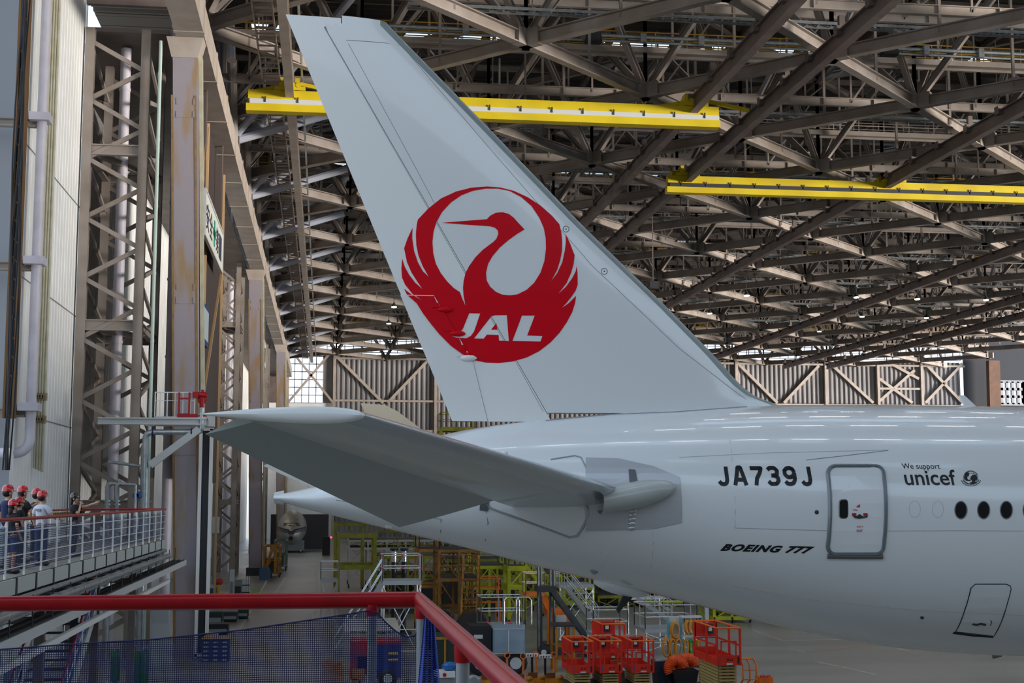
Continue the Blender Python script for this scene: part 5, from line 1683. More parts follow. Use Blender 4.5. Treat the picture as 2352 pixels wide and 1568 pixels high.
dup(L1, (gx(1388, 54, 1460), 53.2, 0), 0, 'red scissor lift parked behind the middle lift, only its top showing', sc=(1.1, 1, 1.15))
L5 = scissor_lift('large red scissor lift with dark wheels beside the open floor', 8)
L5.location = (gx(1677, 46, 1500), 47.6, 0)
L5.scale = (1.05, 1.5, 1.12)
# --- duct cart, bin, hose rack ------------------------------------------------
Yd = 49.5
x0, x1 = gx(1545, Yd), gx(1603, Yd)
t = thing('cart', 'black wheeled tub cart piled with orange flexible duct', 'cart', ((x0 + x1) / 2, Yd + .6, 0))
MB().prism([(x0, Yd, .9), (x1, Yd, .9), (x1 - .12, Yd, .25), (x0 + .12, Yd, .25)], (0, 1.1, 0)).build('tub', BLACK, t)
MB().path([(x1 - .5, Yd - .02, 1.0), (x1 + .02, Yd - .02, 1.05), (x1 + .04, Yd, .3)], .025, 8).build('handle', DARK, t)
for x in (x0 + .2, x1 - .2):
    for y in (Yd + .15, Yd + .95): wheel(t, x, y, .13, .07)
DUCT = mat('orange_duct', 'F0662A', .5, col2='D84A12', scale=6)
def ductpile(x, y, z, r, R, label, a0, a1):
    mb = MB()
    n = 22
    for i in range(n):
        a = a0 + (a1 - a0) * i / n
        c_ = V((x + R * math.cos(a), y, z + R * math.sin(a)))
        tn = V((-math.sin(a), 0, math.cos(a)))
        u = V((0, 1, 0)); v = tn.cross(u)
        ring = lambda rr_, o: [c_ + tn * o + (u * math.cos(k) + v * math.sin(k)) * rr_ for k in [2 * PI * j / 14 for j in range(14)]]
        w_ = abs(a1 - a0) * R / n
        if i == 0: rows = []
        rows += [ring(r * .86, 0), ring(r, w_ * .5)]
    mb.grid(rows, closed=True)
    return tag(mb.build('flexible_duct', DUCT, smooth=False), label, 'duct', 'orange ducts in the tub cart')
ductpile((x0 + x1) / 2 - .25, Yd + .4, .95, .22, .26, 'orange ribbed duct coil on the left of the tub cart', 0, PI * 1.2)
ductpile((x0 + x1) / 2 + .2, Yd + .5, 1.0, .24, .24, 'orange ribbed duct coil on the right of the tub cart', -.2, PI * 1.1)
x0, x1 = gx(1508, 50), gx(1548, 50)
t = thing('waste_bin', 'dark blue wheeled bin with crumpled plastic beside the tub cart', 'bin', ((x0 + x1) / 2, 50.5, 0))
MB().prism([(x0, 50.2, 1.15), (x1, 50.2, 1.15), (x1 - .08, 50.2, .12), (x0 + .08, 50.2, .12)], (0, .8, 0)).build('body', mat('dark_blue_plastic', '16283C', .5), t)
for x in (x0 + .12, x1 - .12): wheel(t, x, 50.3, .08, .05)
mb = MB()
for i in range(6): mb.ell((x0 + .1 + .08 * i, 50.3 + .06 * i, 1.16), (.12, .1, .08), 7, 5)
mb.build('plastic_sheet', mat('clear_plastic', 'A8B0B4', .2, alpha=.6), t)
Yh = 55.0
x0, x1, xm = gx(1531, Yh), gx(1612, Yh), gx(1564, Yh)
t = thing('hose_rack', 'teal framed rack with pale panels holding orange hose coils', 'rack', ((x0 + x1) / 2, Yh, 0))
zt_ = gz(1421, Yh)
for x in (x0 + .05, xm, x1): MB().beam((x, Yh, 0), (x, Yh, zt_), .07).build('post', mat('teal_paint', '4E9AA6', .5), t)
MB().bb(x0, xm - .05, Yh + .05, Yh + .08, gz(1462, Yh), zt_).build('panel', mat('pale_board', 'B9B2A4', .6), t)
for py in (1421, 1466, 1478): MB().bb(xm if py == 1421 else x0, x1, Yh, Yh + .35, gz(py, Yh) - .04, gz(py, Yh) + .04).build('shelf', LGREY, t)
HOSE = mat('orange_hose', 'C9821E', .5); HOSEG = mat('green_hose', '2E8A2A', .5)
hp = MB()
def coil(mb, r, h, n=3, tr=.022):
    for k in range(n):
        mb.path([(r * (1 - .08 * k) * .8 * math.cos(a), -.03 - k * .035, -h + h * (1 - .05 * k) * math.sin(a)) for a in [2 * PI * i / 18 for i in range(18)]], tr, 6, closed=True)
    return mb
def put_coil(px, py, Y, r, h, lab, mt, n=4):
    q = P(px, py, Y=Y)
    o = coil(MB(), r, h, n).build('hose_coil', mt)
    o.location = (q.x, Y - .02, q.z)
    o.rotation_euler = (0, 0, random.uniform(-.25, .25))
    return tag(o, lab, 'hose', 'hose coils on the teal rack')
put_coil(1549, 1428, Yh, .24, .32, 'single orange hose coil hung on the pale panel', HOSE)
for i in range(4): put_coil(1577 + i * 9.5, 1424, Yh, .15, .27, 'orange hose coil on the upper right hooks of the rack', HOSE)
for i in range(3): put_coil(1530 + i * 13, 1464, Yh, .2, .38, 'orange hose coil on the lower left hooks of the rack', HOSE)
for i in range(4): put_coil(1576 + i * 9.5, 1467, Yh, .13, .3, 'green hose coil hung among the orange ones' if i == 1 else 'orange hose coil on the lower right hooks of the rack', HOSEG if i == 1 else HOSE)
# --- small orange cart and box on the open floor --------------------------------
Yo = 51.0
q0, q1 = gx(1707, Yo, 1540), gx(1738, Yo, 1540)
t = thing('hand_truck', 'small orange tubular hand truck with hose beside the open floor', 'hand truck', ((q0 + q1) / 2, Yo, 0))
for x in (q0, (q0 + q1) / 2, q1): MB().path([(x, Yo + .5, .1), (x, Yo, .35), (x - .02, Yo - .02, .9), (x - .16, Yo - .1, 1.12)], .03, 8).build('upright', ORANGE, t)
MB().tube((q0 - .16, Yo - .1, 1.12), (q1 - .16, Yo - .1, 1.12), .03, 8).tube((q0, Yo, .35), (q1, Yo, .35), .025, 8).tube((q0, Yo, .7), (q1, Yo, .7), .02, 8).build('crossbar', ORANGE, t)
MB().bb(q0 - .1, q1 + .1, Yo, Yo + .55, .06, .12).build('toe_plate', ORANGE, t)
wheel(t, q0 - .08, Yo + .2, .1, .06); wheel(t, q1 + .08, Yo + .2, .1, .06)
q0, q1 = gx(1745, 51, 1560), gx(1776, 51, 1560)
t = thing('valve_box', 'orange box with red knobs on the floor at lower right', 'box', ((q0 + q1) / 2, 51.3, 0))
MB().bb(q0, q1, 51, 51.6, 0, .42).build('body', ORANGE, t)
for i in range(4): MB().lathe([(.05, 0), (.07, .03), (.05, .07)], (q0 + .1 + .11 * i, 51.1 + .12 * (i % 2), .42), 'z', 10).build('knob', mat('red_knob', 'C4364A', .4), t)
# --- trailer with grey doors and black fenders -----------------------------------
Yt = 56.0
x0, x1 = gx(1133, Yt, 1470), gx(1206, Yt, 1470)
t = thing('equipment_trailer', 'blue grey two door equipment trailer with black wheels', 'trailer', ((x0 + x1) / 2, Yt + 1, 0))
za, zb2 = gz(1500, Yt), gz(1443, Yt)
MB().bb(x0, x1, Yt, Yt + 2, za, zb2).build('body', mat('blue_grey_panel', '7E94A2', .5), t)
xm = gx(1168, Yt, 1470)
for a, b_ in ((x0 + .04, xm - .02), (xm + .02, x1 - .04)): MB().bb(a, b_, Yt - .03, Yt, za + .04, zb2 - .04).build('door', mat('blue_grey_door', '8A9EAB', .5, col2='76899A', scale=.8), t)
MB().bb(xm - .02, xm + .02, Yt - .04, Yt, za, zb2).bb(x0, x1, Yt - .04, Yt, zb2 - .03, zb2).bb(x0, x1, Yt - .04, Yt, za, za + .03).build('door_trim', LGREY, t)
MB().bb(x0 - .9, x0 - .05, Yt + .2, Yt + 1.8, .5, zb2 + .1).build('engine_cover', BLACK, t)
MB().bb(x0 - .75, x0 - .4, Yt + .18, Yt + .2, gz(1466, Yt), gz(1457, Yt)).build('plate', LGREY, t)
for x in (x0 - .5, gx(1186, Yt, 1500)): wheel(t, x, Yt + .3, .48, .3, 'y')
MB().bb(x0 - 1, x1, Yt + .4, Yt + 1.6, .35, .6).build('frame', DARK, t)
for px, lab in ((1121, 'grey post with red beacon left of the blue grey trailer'), (1172, 'grey post with red beacon standing behind the trailer doors')):
    x = gx(px, 58.4, 1440)
    b_ = thing('beacon_post', lab, 'beacon', (x, 58.4, 0))
    zt_ = gz(1437, 58.4)
    MB().tube((x, 58.4, 0), (x, 58.4, zt_), .07, 10).build('post', GREY, b_)
    MB().lathe([(.1, 0), (.1, .1), (.05, .18)], (x, 58.4, zt_), 'z', 12).build('beacon', mat('red_lamp', 'D81C30', .3), b_)
# --- low orange pump units with lever posts -----------------------------------------
def pump_unit(label):
    t = thing('pump_unit', label, 'pump', (0, 0, 0), world=False, group='orange pump units along the lower edge')
    MB().bb(-.35, .35, -.2, .4, .15, .5).build('tank', mat('pump_orange', 'D88A1A', .45, col2='B86A10', scale=3), t)
    MB().bb(-.42, .42, -.3, .5, .08, .15).build('frame', AMBER, t)
    MB().tube((.0, 0, .5), (0, 0, 1.25), .04, 8).build('lever', ORANGE, t)
    MB().path([(.1 * math.cos(a), 0, 1.33 + .1 * math.sin(a)) for a in [2 * PI * i / 14 for i in range(14)]], .02, 6, closed=True).build('ring', ORANGE, t)
    MB().bb(-.34, .0, -.22, -.18, .52, .72).build('valve_block', mat('brown_block', '6E3E16', .5), t)
    for x in (-.3, .3): wheel(t, x, -.2, .09, .06)
    MB().ell((.2, -.2, .55), (.12, .1, .1), 10, 6).build('gauge', AMBER, t, smooth=True)
    return t
p0 = pump_unit('orange pump unit leftmost in the row of lever pumps')
Yp = 51.2
p0.location = (gx(1126, Yp, 1530), Yp, 0)
for px, lab in ((1166, 'orange pump unit second in the row, below the trailer doors'), (1200, 'orange pump unit with orange ring lever in front of the trailer wheel'), (1272, 'orange pump unit rightmost in the row beside the scissor lifts'), (1233, 'orange pump unit next to the rightmost pump')):
    dup(p0, (gx(px, Yp, 1530), Yp + random.uniform(-.3, .3), 0), random.uniform(-.15, .15), lab)
for px, py, lab in ((1222, 1503, 'white striped lamp bar lying left on a dark stand'), (1252, 1506, 'white striped lamp bar lying right on a dark stand')):
    q = P(px, py, Y=53)
    t = thing('lamp_bar', lab, 'lamp bar', (q.x, 53, 0))
    MB().bb(q.x - .24, q.x + .24, 52.85, 53.05, q.z - .07, q.z + .05).build('housing', WHITE, t)
    mb = MB()
    for i in range(4): mb.bb(q.x - .2 + i * .1, q.x - .16 + i * .1, 52.83, 52.85, q.z - .05, q.z + .03)
    mb.build('slot', DARK, t)
    MB().beam((q.x, 53, 0), (q.x, 53, q.z - .05), .08).bb(q.x - .3, q.x + .3, 52.7, 53.3, 0, .06).build('stand', BLACK, t)
q = gx(1211, 52.4, 1530)
MBc = MB().lathe([(.17, 0), (.17, .03), (.13, .03), (.03, .5)], (q, 52.4, 0), 'z', 14)
tag(MBc.build('traffic_cone', mat('cone_red', 'C23A20', .5)), 'red traffic cone between the pump units', 'cone')
# --- white tool cart, silver engine part, yellow chocks -------------------------------------
x0, x1 = gx(1000, 52, 1540), gx(1046, 52, 1540)
t = thing('tool_cart', 'white tool cart with a red oval mark under a blue bag', 'cart', ((x0 + x1) / 2, 52.4, 0))
zt_ = gz(1540, 52)
MB().bb(x0, x1, 52, 52.9, zt_ - .2, zt_).build('top', WHITE, t)
MB().bb(x0 + .04, x1 - .04, 52.05, 52.85, .2, zt_ - .2).build('body', GREY, t)
MB().lathe([(.07, -.01), (.07, .01)], (gx(1021, 52, 1542), 51.99, zt_ - .1), 'y', 14).build('red_mark', mat('mark_red', 'B01820', .5), t)
wheel(t, x0 + .1, 52.1, .1, .06); wheel(t, x1 - .1, 52.1, .1, .06)
q = V((gx(1033, 52.3, 1530), 52.4, zt_))
tag(MB().ell((q.x, q.y, q.z + .16), (.3, .2, .17), 10, 7).build('bag', mat('blue_bag', '1C64A8', .3)), 'blue plastic bag lying on the white tool cart', 'bag')
x0 = gx(1090, 51, 1560)
t = thing('engine_part', 'round silver metal engine part behind the red rail', 'machine part', (x0, 51, 0))
MB().lathe([(.2, -.08), (.28, -.04), (.28, .04), (.2, .08)], (x0 - .05, 51, .42), 'y', 18).build('ring', GALV, t)
MB().bb(x0 - .3, x0 + .35, 50.9, 51.4, 0, .2).build('base', DARK, t)
MB().ell((x0 + .25, 51, .3), (.15, .12, .12), 10, 6).build('pump_body', GALV, t)
for px, lab in ((1022, 'yellow chock box at the foot of the white tool cart'), (912, 'yellow block on the floor behind the blue net'), (830, 'left yellow block on the floor behind the blue net')):
    Yc_ = 50.4
    x = gx(px, Yc_, 1560)
    t = thing('chock', lab, 'chock', (x, Yc_, 0))
    MB().bb(x - .22, x + .22, Yc_ - .1, Yc_ + .12, .0, .3).build('block', mat('chock_yellow', 'D9A21E', .5), t)
    MB().lathe([(.05, -.12), (.05, -.1)], (x - .1, Yc_, .18), 'y', 10).build('hole', BLACK, t)
x0, x1 = gx(1000, 56, 1490), gx(1044, 56, 1490)
t = thing('container', 'dark green metal container behind the gathered net', 'container', ((x0 + x1) / 2, 57, 0))
MB().bb(x0, x1, 56, 58, 0, gz(1460, 56)).build('box', mat('dark_green_box', '1E2C26', .6), t)
MB().bb(x0, x1, 55.97, 56, gz(1460, 56) - .1, gz(1460, 56)).bb((x0 + x1) / 2 - .04, (x0 + x1) / 2 + .04, 55.96, 56, .1, gz(1460, 56)).build('trim', AMBER, t)
# --- kit box, tow tractor ------------------------------------------------------------------------
Yk = 57.0
x0, x1 = gx(789, Yk, 1470), gx(919, Yk, 1470)
t = thing('kit_box', 'big beige covered kit box lettered 777 behind the blue net', 'box', ((x0 + x1) / 2, Yk + 1, 0))
za, zm, zt_ = gz(1515, Yk), gz(1443, Yk), gz(1430, Yk)
BG = mat('beige_canvas', 'ACA598', .7, col2='9C9588', scale=1)
MB().bb(x0, x1, Yk, Yk + 2, 0, zm).build('body', BG, t)
MB().prism([(x0, Yk, zm), (x1, Yk, zm), (x1 - .1, Yk + .6, zt_ + .1), (x0, Yk + .6, zt_ + .1)], (0, 1.4, 0)).build('lid', BG, t)
uv, fs = textmesh('777 NN OUTSIZED KIT', .012)
xa, xb = gx(805, Yk, 1450), gx(908, Yk, 1450)
MB().add([(xa + u * (xb - xa), Yk - .02, gz(1451, Yk) + v * .13) for u, v in uv], fs).build('lettering', INK, t)
MB().bb(x0, x1, Yk - .01, Yk, zm - .05, zm - .02).build('trim', LGREY, t)
Yq = 53.0
x0, x1 = gx(806, Yq, 1500), gx(922, Yq, 1500)
t = thing('tow_tractor', 'red and blue tow tractor with yellow step behind the blue net', 'tractor', ((x0 + x1) / 2, Yq + 1, 0))
zt_ = gz(1468, Yq)
xm = gx(842, Yq, 1500)
MB().bb(x0, xm, Yq, Yq + 1.8, .35, zt_).build('cab', mat('tractor_red', 'A81E1E', .4), t)
MB().bb(xm, x1, Yq + .05, Yq + 1.75, .35, zt_ - .12).build('body', mat('tractor_blue', '14307A', .4), t)
MB().bb(xm, x1, Yq + .05, Yq + 1.75, zt_ - .12, zt_ - .03).build('deck', mat('tractor_red', 'A81E1E', .4), t)
MB().bb(x0 + .25, x0 + .6, Yq - .02, Yq, zt_ - 1.0, zt_ - .55).build('window', GLS, t)
MB().bb(x0 + .05, xm - .05, Yq - .25, Yq, .35, .75).bb(x0 + .05, x0 + .3, Yq - .25, Yq, .1, .4).build('step', AMBER, t)
mb = MB()
for z in (zt_ - .45, zt_ - .68): mb.bb(gx(891, Yq, 1500), gx(914, Yq, 1500), Yq + .02, Yq + .05, z - .05, z + .05)
mb.build('yellow_label', mat('label_yellow', 'C9B020', .5), t)
for x in (x0 + .5, x1 - .5):
    for y in (Yq + .1, Yq + 1.7): wheel(t, x, y, .36, .25, 'y')
t2x0, t2x1 = gx(740, 60, 1520), gx(786, 60, 1520)
tag(MB().bb(t2x0, t2x1, 50, 62.5, 0, .012).build('floor_mat', mat('orange_floor_plate', 'A8703C', .4, col2='8E5A30', scale=.8)), 'large orange brown plate laid on the floor behind the net', 'mat')
# --- aluminium platforms -----------------------------------------------------------------------------
def alu_platform(label, px0, px1, Y, dep, pyd, h=1.05, rails='fblr', red=False, mids=1, extra=None):
    x0, x1 = gx(px0, Y, pyd), gx(px1, Y, pyd)
    z = gz(pyd, Y)
    t = thing('work_platform', label, 'platform', ((x0 + x1) / 2, Y + dep / 2, 0), group='aluminium work platforms')
    MB().bb(x0, x1, Y, Y + dep, z - .16, z).build('deck', mat('platform_grey', '9AA0A4', .45), t)
    for x in (x0 + .05, x1 - .05):
        for y in (Y + .05, Y + dep - .05): MB().tube((x, y, 0), (x, y, z - .1), .045, 8).build('leg', ALU, t)
    mb = MB()
    railing(mb, x0, x1, Y, Y + dep, z, h, .03, rails, mids)
    mb.build('guard_rail', ALU, t)
    mb = MB().tube((x0, Y, .2), (x1, Y, z - .2), .025, 6).tube((x1, Y, .2), (x0, Y, z - .2), .025, 6).tube((x0, Y + dep, .2), (x1, Y + dep, z - .2), .025, 6)
    zz = .6
    while zz < z - .4:
        mb.tube((x0, Y, zz), (x1, Y, zz), .025, 6); zz += .9
    mb.build('brace', ALU, t)
    if red:
        mb = MB()
        for x in (x0, (x0 + x1) / 2, x1):
            for k in (.5, 1): mb.ell((x, Y, z + h * k), (.06, .06, .05), 8, 5)
        mb.build('joint', mat('red_joint', 'D02818', .5), t)
    return t, x0, x1, z
t, x0, x1, z = alu_platform('tall aluminium scaffold platform with red joints right of the lane', 879, 968, 60, 2.2, 1332, .98 * 1.1, red=True)
stairs(t, (x0, 60.2, z - .1), (x0 - 2.0, 60.2, 0.1), .8, 12, ALU, ALU)
t, x0, x1, z = alu_platform('aluminium platform with hoop gate above the blue grey trailer', 1105, 1206, 62, 1.6, 1434, 1.2)
mb = MB()
for px in (1158, 1186): 
    xx = gx(px, 61.9, 1400)
    mb.path([(xx, 61.9, z), (xx, 61.9, gz(1378, 62)), (xx + .12, 61.9, gz(1371, 62)), (xx + .55, 61.9, gz(1371, 62)), (xx + .67, 61.9, gz(1378, 62)), (xx + .67, 61.9, z)], .035, 8)
mb.build('hoop_gate', ALU, t)
alu_platform('small aluminium railed platform behind the scissor lifts', 1363, 1442, 60, 1.6, 1457, 1.0)
t, x0, x1, z = alu_platform('wide aluminium platform with stairs behind the hose rack', 1482, 1601, 62, 2.2, 1448, 1.05)
stairs(t, (gx(1452, 66, 1370), 65, gz(1372, 66)), (gx(1545, 65, 1430), 65, z), .9, 10, ALU, ALU)
MB().bb(gx(1440, 66, 1372), gx(1516, 66, 1372), 65, 66.2, gz(1376, 66), gz(1371, 66)).build('upper_deck', LGREY, t)
for px in (1442, 1514): MB().tube((gx(px, 66, 1372), 66, 0), (gx(px, 66, 1372), 66, gz(1360, 66)), .05, 8).build('leg', ALU, t)
t, x0, x1, z = alu_platform('high white decked platform under the tail cone', 1284, 1364, 68, 2, 1343, 1.0, rails='blr')
stairs(t, (gx(1300, 67.5, 1345), 67.2, z - .1), (gx(1372, 67.5, 1440), 67.2, .8), .8, 12, ALU, ALU)
t, x0, x1, z = alu_platform('slim aluminium access stand beside the lane', 737, 776, 76, 1.4, 1326, .9)
# --- dark conveyor ramp with tall legs, orange access lift --------------------------------------------
Yv = 62.5
t = thing('conveyor_ramp', 'dark grey sloping conveyor ramp on tall dark legs', 'conveyor', (gx(1290, Yv), Yv, 0))
a, b_ = V((gx(1264, Yv, 1350), Yv, gz(1352, Yv))), V((gx(1358, Yv, 1480), Yv, gz(1482, Yv)))
mb = MB().beam(a, b_, .9, .22)
for i in range(10):
    q = a.lerp(b_, i / 9) + V((0, -.46, 0))
    mb.box(q, (.12, .05, .1))
mb.build('belt_frame', mat('conveyor_grey', '3E4248', .5), t)
MB().bb(gx(1232, Yv, 1350), a.x + .2, Yv - .5, Yv + .6, a.z - .12, a.z + .12).build('head', DARK, t)
for px, yy in ((1236, 0), (1243, .9), (1264, 0), (1272, .9)): MB().tube((gx(px, Yv + yy, 1400), Yv + yy, 0), (gx(px, Yv + yy, 1400), Yv + yy, gz(1302, Yv)), .06, 8).build('mast', mat('mast_grey', '55595E', .4, .5), t)
MB().bb(gx(1240, Yv), b_.x, Yv - .4, Yv + .6, .1, .4).build('chassis', DARK, t)
for px in (1245, 1345): wheel(t, gx(px, Yv), Yv - .4, .25, .15, 'y')
t = thing('access_lift', 'orange access lift with railed basket and sloping arm', 'lift', (gx(1250, 65), 65, 0))
za = gz(1360, 65)
x0, x1 = gx(1204, 65, 1360), gx(1246, 65, 1360)
MB().bb(x0, x1, 64.5, 65.7, za - .15, za).build('basket_floor', ORANGE, t)
mb = MB(); railing(mb, x0, x1, 64.5, 65.7, za, .9, .03, 'fblr', 1)
mb.build('basket_rail', mat('cream_rail', 'D9C9B0', .5), t)
MB().beam((gx(1243, 65, 1362), 65, za), (gx(1262, 65, 1402), 65, gz(1402, 65)), .5, .3).build('arm', ORANGE, t)
MB().bb(gx(1253, 65), gx(1302, 65), 64.4, 65.8, gz(1412, 65), gz(1398, 65)).build('turret', ORANGE, t)
for px in (1256, 1266, 1298): MB().beam((gx(px, 65), 64.5, .3), (gx(px, 65), 64.5, gz(1410, 65)), .14).build('leg', ORANGE, t)
MB().bb(gx(1250, 65), gx(1304, 65), 64.3, 66, 0, .35).build('base', DARK, t)
x0, x1 = gx(1277, 63.4, 1420), gx(1301, 63.4, 1420)
t = thing('notice_board', 'white notice board on legs below the orange lift', 'board', ((x0 + x1) / 2, 63.4, 0))
MB().bb(x0, x1, 63.4, 63.45, gz(1429, 63.4), gz(1413, 63.4)).build('panel', LGREY, t)
for x in (x0 + .05, x1 - .05): MB().beam((x, 63.45, 0), (x, 63.45, gz(1429, 63.4)), .05).build('leg', DARK, t)
x0, x1 = gx(1278, 57, 1460), gx(1318, 57, 1460)
t = thing('crate_stand', 'tall amber framed stand with grey top beside the lifts', 'stand', ((x0 + x1) / 2, 57.6, 0))
zt_ = gz(1440, 57)
for x in (x0, x1):
    for y in (57, 58.2): MB().beam((x, y, 0), (x, y, zt_), .09).build('leg', AMBER, t)
MB().bb(x0 - .1, x1 + .05, 56.95, 58.25, zt_, zt_ + .08).build('top', DARK, t)
mb = MB()
for z in (.5, 1.0): mb.bb(x0, x1, 57, 58.2, z, z + .04)
mb.build('shelf', AMBER, t)
# --- docks: yellow stands behind and under the tail ---------------------------------------------------
dock('stair_tower', 'rusty amber stair tower with ladder rungs under the tail cone', 1008, 1100, 70, 3.2, [gz(1400, 70), gz(1330, 70), gz(1264, 70)], mat('rusty_amber', '86590F', .6, col2='54360E', scale=1.5), bays=2, w=.18)
t = thing('dock_ladder', 'dark amber ladder leaning up the stair tower', 'ladder', (gx(1078, 69.5), 69.5, 0))
mb = MB()
for px in (1063, 1098): mb.beam((gx(px - 6, 69.5, 1440), 69.5, 0), (gx(px + 3, 69.5, 1275), 69.8, gz(1275, 69.5)), .1)
mb.build('rail', AMBER, t)
mb = MB()
for i in range(14):
    z = .4 + i * .33
    f = z / gz(1275, 69.5)
    mb.beam((gx(1057 + 9 * f, 69.5, 1400), 69.6, z), (gx(1092 + 9 * f, 69.5, 1400), 69.6, z), .05)
mb.build('rung', mat('rusty_amber', '9C6A16', .6), t)
dock('tail_dock', 'amber beam dock touching the fuselage underside', 962, 1012, 74, 3, [gz(1345, 74), gz(1262, 74)], AMBER, bays=1)
dock('maintenance_dock', 'lime yellow dock with blue label plates under the fuselage', 1086, 1162, 80, 4, [gz(1350, 80), gz(1302, 80)], LIME, bays=2, w=.2)
dock('maintenance_dock', 'lime yellow pillar dock right of the blue labelled one', 1169, 1205, 78, 1.8, [gz(1348, 78), gz(1305, 78)], LIME, bays=1, w=.3)
t = dock('maintenance_dock', 'lime yellow dock with steep stair beside the dark legs', 1205, 1290, 84, 4, [gz(1370, 84), gz(1322, 84)], LIME, bays=2, w=.18)
stairs(t, (gx(1206, 83, 1295), 83, gz(1295, 84)), (gx(1275, 83, 1380), 83, gz(1380, 84)), .9, 12, LIME, LIME)
dock('low_platform', 'bright orange low platform with corner posts among the lime docks', 1078, 1150, 73.7, 2, [gz(1440, 73), gz(1384, 73)], ORANGE, cat='platform', bays=1, w=.1, brace=False)
dock('maintenance_dock', 'lime yellow dock with wide posts behind the conveyor ramp', 1296, 1362, 88, 4, [gz(1385, 88), gz(1350, 88)], LIME, bays=2, w=.32)
dock('maintenance_dock', 'dark olive dock behind the small railed platform', 1375, 1470, 90, 4, [gz(1400, 90), gz(1372, 90)], OLIVE, bays=2, w=.2)
dock('maintenance_dock', 'lime dock post frame behind the wide aluminium platform', 1475, 1570, 90, 4, [gz(1412, 90), gz(1385, 90)], LIME, bays=2, w=.24)
t = dock('wheeled_dock', 'lime yellow wheeled dock frame near the open floor', 1640, 1722, 78, 3, [gz(1425, 78), gz(1400, 78)], LIME, bays=2, w=.22, rails=False)
dock('portal_frame', 'tall olive yellow portal frame right of the lane', 776, 860, 92, 4, [gz(1300, 92), gz(1228, 92)], OLIVE, bays=1, w=.32, rails=False, brace=False)
dock('portal_frame', 'thin yellow portal frame behind the taller one', 768, 832, 108, 3, [gz(1203, 108)], OLIVE, bays=1, w=.3, rails=False, brace=False)
dock('maintenance_dock', 'olive yellow dock behind the aluminium scaffold', 862, 1010, 96, 5, [gz(1330, 96), gz(1278, 96)], OLIVE, bays=4, w=.22)
dock('maintenance_dock', 'long white decked dock across the far side under the tail', 800, 1060, 112, 5, [gz(1300, 112), gz(1258, 112), gz(1240, 112)], mat('dock_white', 'C4C4BC', .5), bays=6, w=.18, railmat=OLIVE)
dock('maintenance_dock', 'large dark decked dock filling the back under the fuselage', 1010, 1325, 105, 6, [gz(1322, 105), gz(1285, 105)], OLIVE, bays=8, w=.2)
dock('maintenance_dock', 'dark decked dock at the back right under the fuselage', 1345, 1700, 107, 6, [gz(1350, 107), gz(1318, 107)], OLIVE, bays=9, w=.2)
x0, x1 = gx(1600, 100), gx(1722, 100)
for i, (pa, pb, Yb, pt, lab) in enumerate(((1480, 1600, 98, 1395, 'added black block, dark backdrop behind the lime post frame'), (1600, 1735, 99, 1392, 'added black block, dark backdrop behind the wheeled dock'), (1100, 1300, 126, 1310, 'added dark block, backdrop deep behind the lime docks'), (1300, 1470, 100, 1380, 'added dark block, backdrop behind the wide post dock'), (870, 1000, 104, 1315, 'added dark block, backdrop behind the olive dock'))):  # dark blocks added in place of the shade behind the docks
    a, b_ = gx(pa, Yb), gx(pb, Yb)
    t = thing('container', lab, 'container', ((a + b_) / 2, Yb + 2, 0))
    MB().bb(a, b_, Yb, Yb + 4, .1, gz(pt, Yb)).build('box', mat('black_filler', '17181B', .7), t)
    mb = MB()
    for k in range(int((b_ - a) / 1.2) + 1): mb.bb(a + k * 1.2, a + k * 1.2 + .08, Yb - .05, Yb, .1, gz(pt, Yb))
    mb.build('rib', DARK, t)
    MB().bb(a + .2, b_ - .2, Yb + .2, Yb + 3.8, 0, .1).build('skid', BLACK, t)
x0, x1 = gx(1766, 84, 1420), gx(1792, 84, 1420)
t = thing('striped_panel', 'grey striped screen panel standing by the open floor', 'panel', ((x0 + x1) / 2, 84, 0))
MB().bb(x0, x1, 84, 84.3, .1, 3.2).build('panel', mat('screen_grey', '4A4A52', .6), t)
MB().bb(x0 - .06, x0 + .02, 83.95, 84.3, 0, 3.2).bb(x1, x1 + .08, 83.95, 84.3, 0, 3.2).build('post', LGREY, t)
x0 = gx(1797, 78, 1430)
t = thing('lime_trolley', 'lime trolley with a white wheel beside the open floor', 'trolley', (x0, 78.3, 0))
MB().bb(x0 - .25, x0 + .35, 78, 79, .55, 1.0).build('body', LIME, t)
wheel(t, x0 - .05, 78, .28, .14, 'y'); wheel(t, x0 - .05, 79, .28, .14, 'y')
for px, Yb, lab in ((905, 74, 'left black hydraulic column with silver bands'), (928, 74, 'right black hydraulic column with silver bands')):
    x = gx(px, Yb, 1320)
    t = thing('hydraulic_column', lab, 'column', (x, Yb, 0))
    MB().tube((x, Yb, 0), (x, Yb, gz(1262, Yb)), .14, 14).build('cylinder', mat('black_gloss', '191A20', .3), t)
    MB().lathe([(.22, 0), (.22, .1)], (x, Yb, gz(1262, Yb)), 'z', 14).build('cap', BLACK, t)
    mb = MB()
    for i in range(5): mb.lathe([(.148, -.05), (.148, .05)], (x, Yb, gz(1266 + i * 5, Yb)), 'z', 14)
    mb.build('band', ALU, t)
    MB().bb(x - .4, x + .4, Yb - .4, Yb + .4, 0, .15).build('base', DARK, t)
x = gx(1623, 76, 1410)
tag(MB().beam((x, 76, 0), (x, 76, gz(1387, 76)), .2).build('white_post', LGREY), 'white square post standing behind the large scissor lift', 'post')
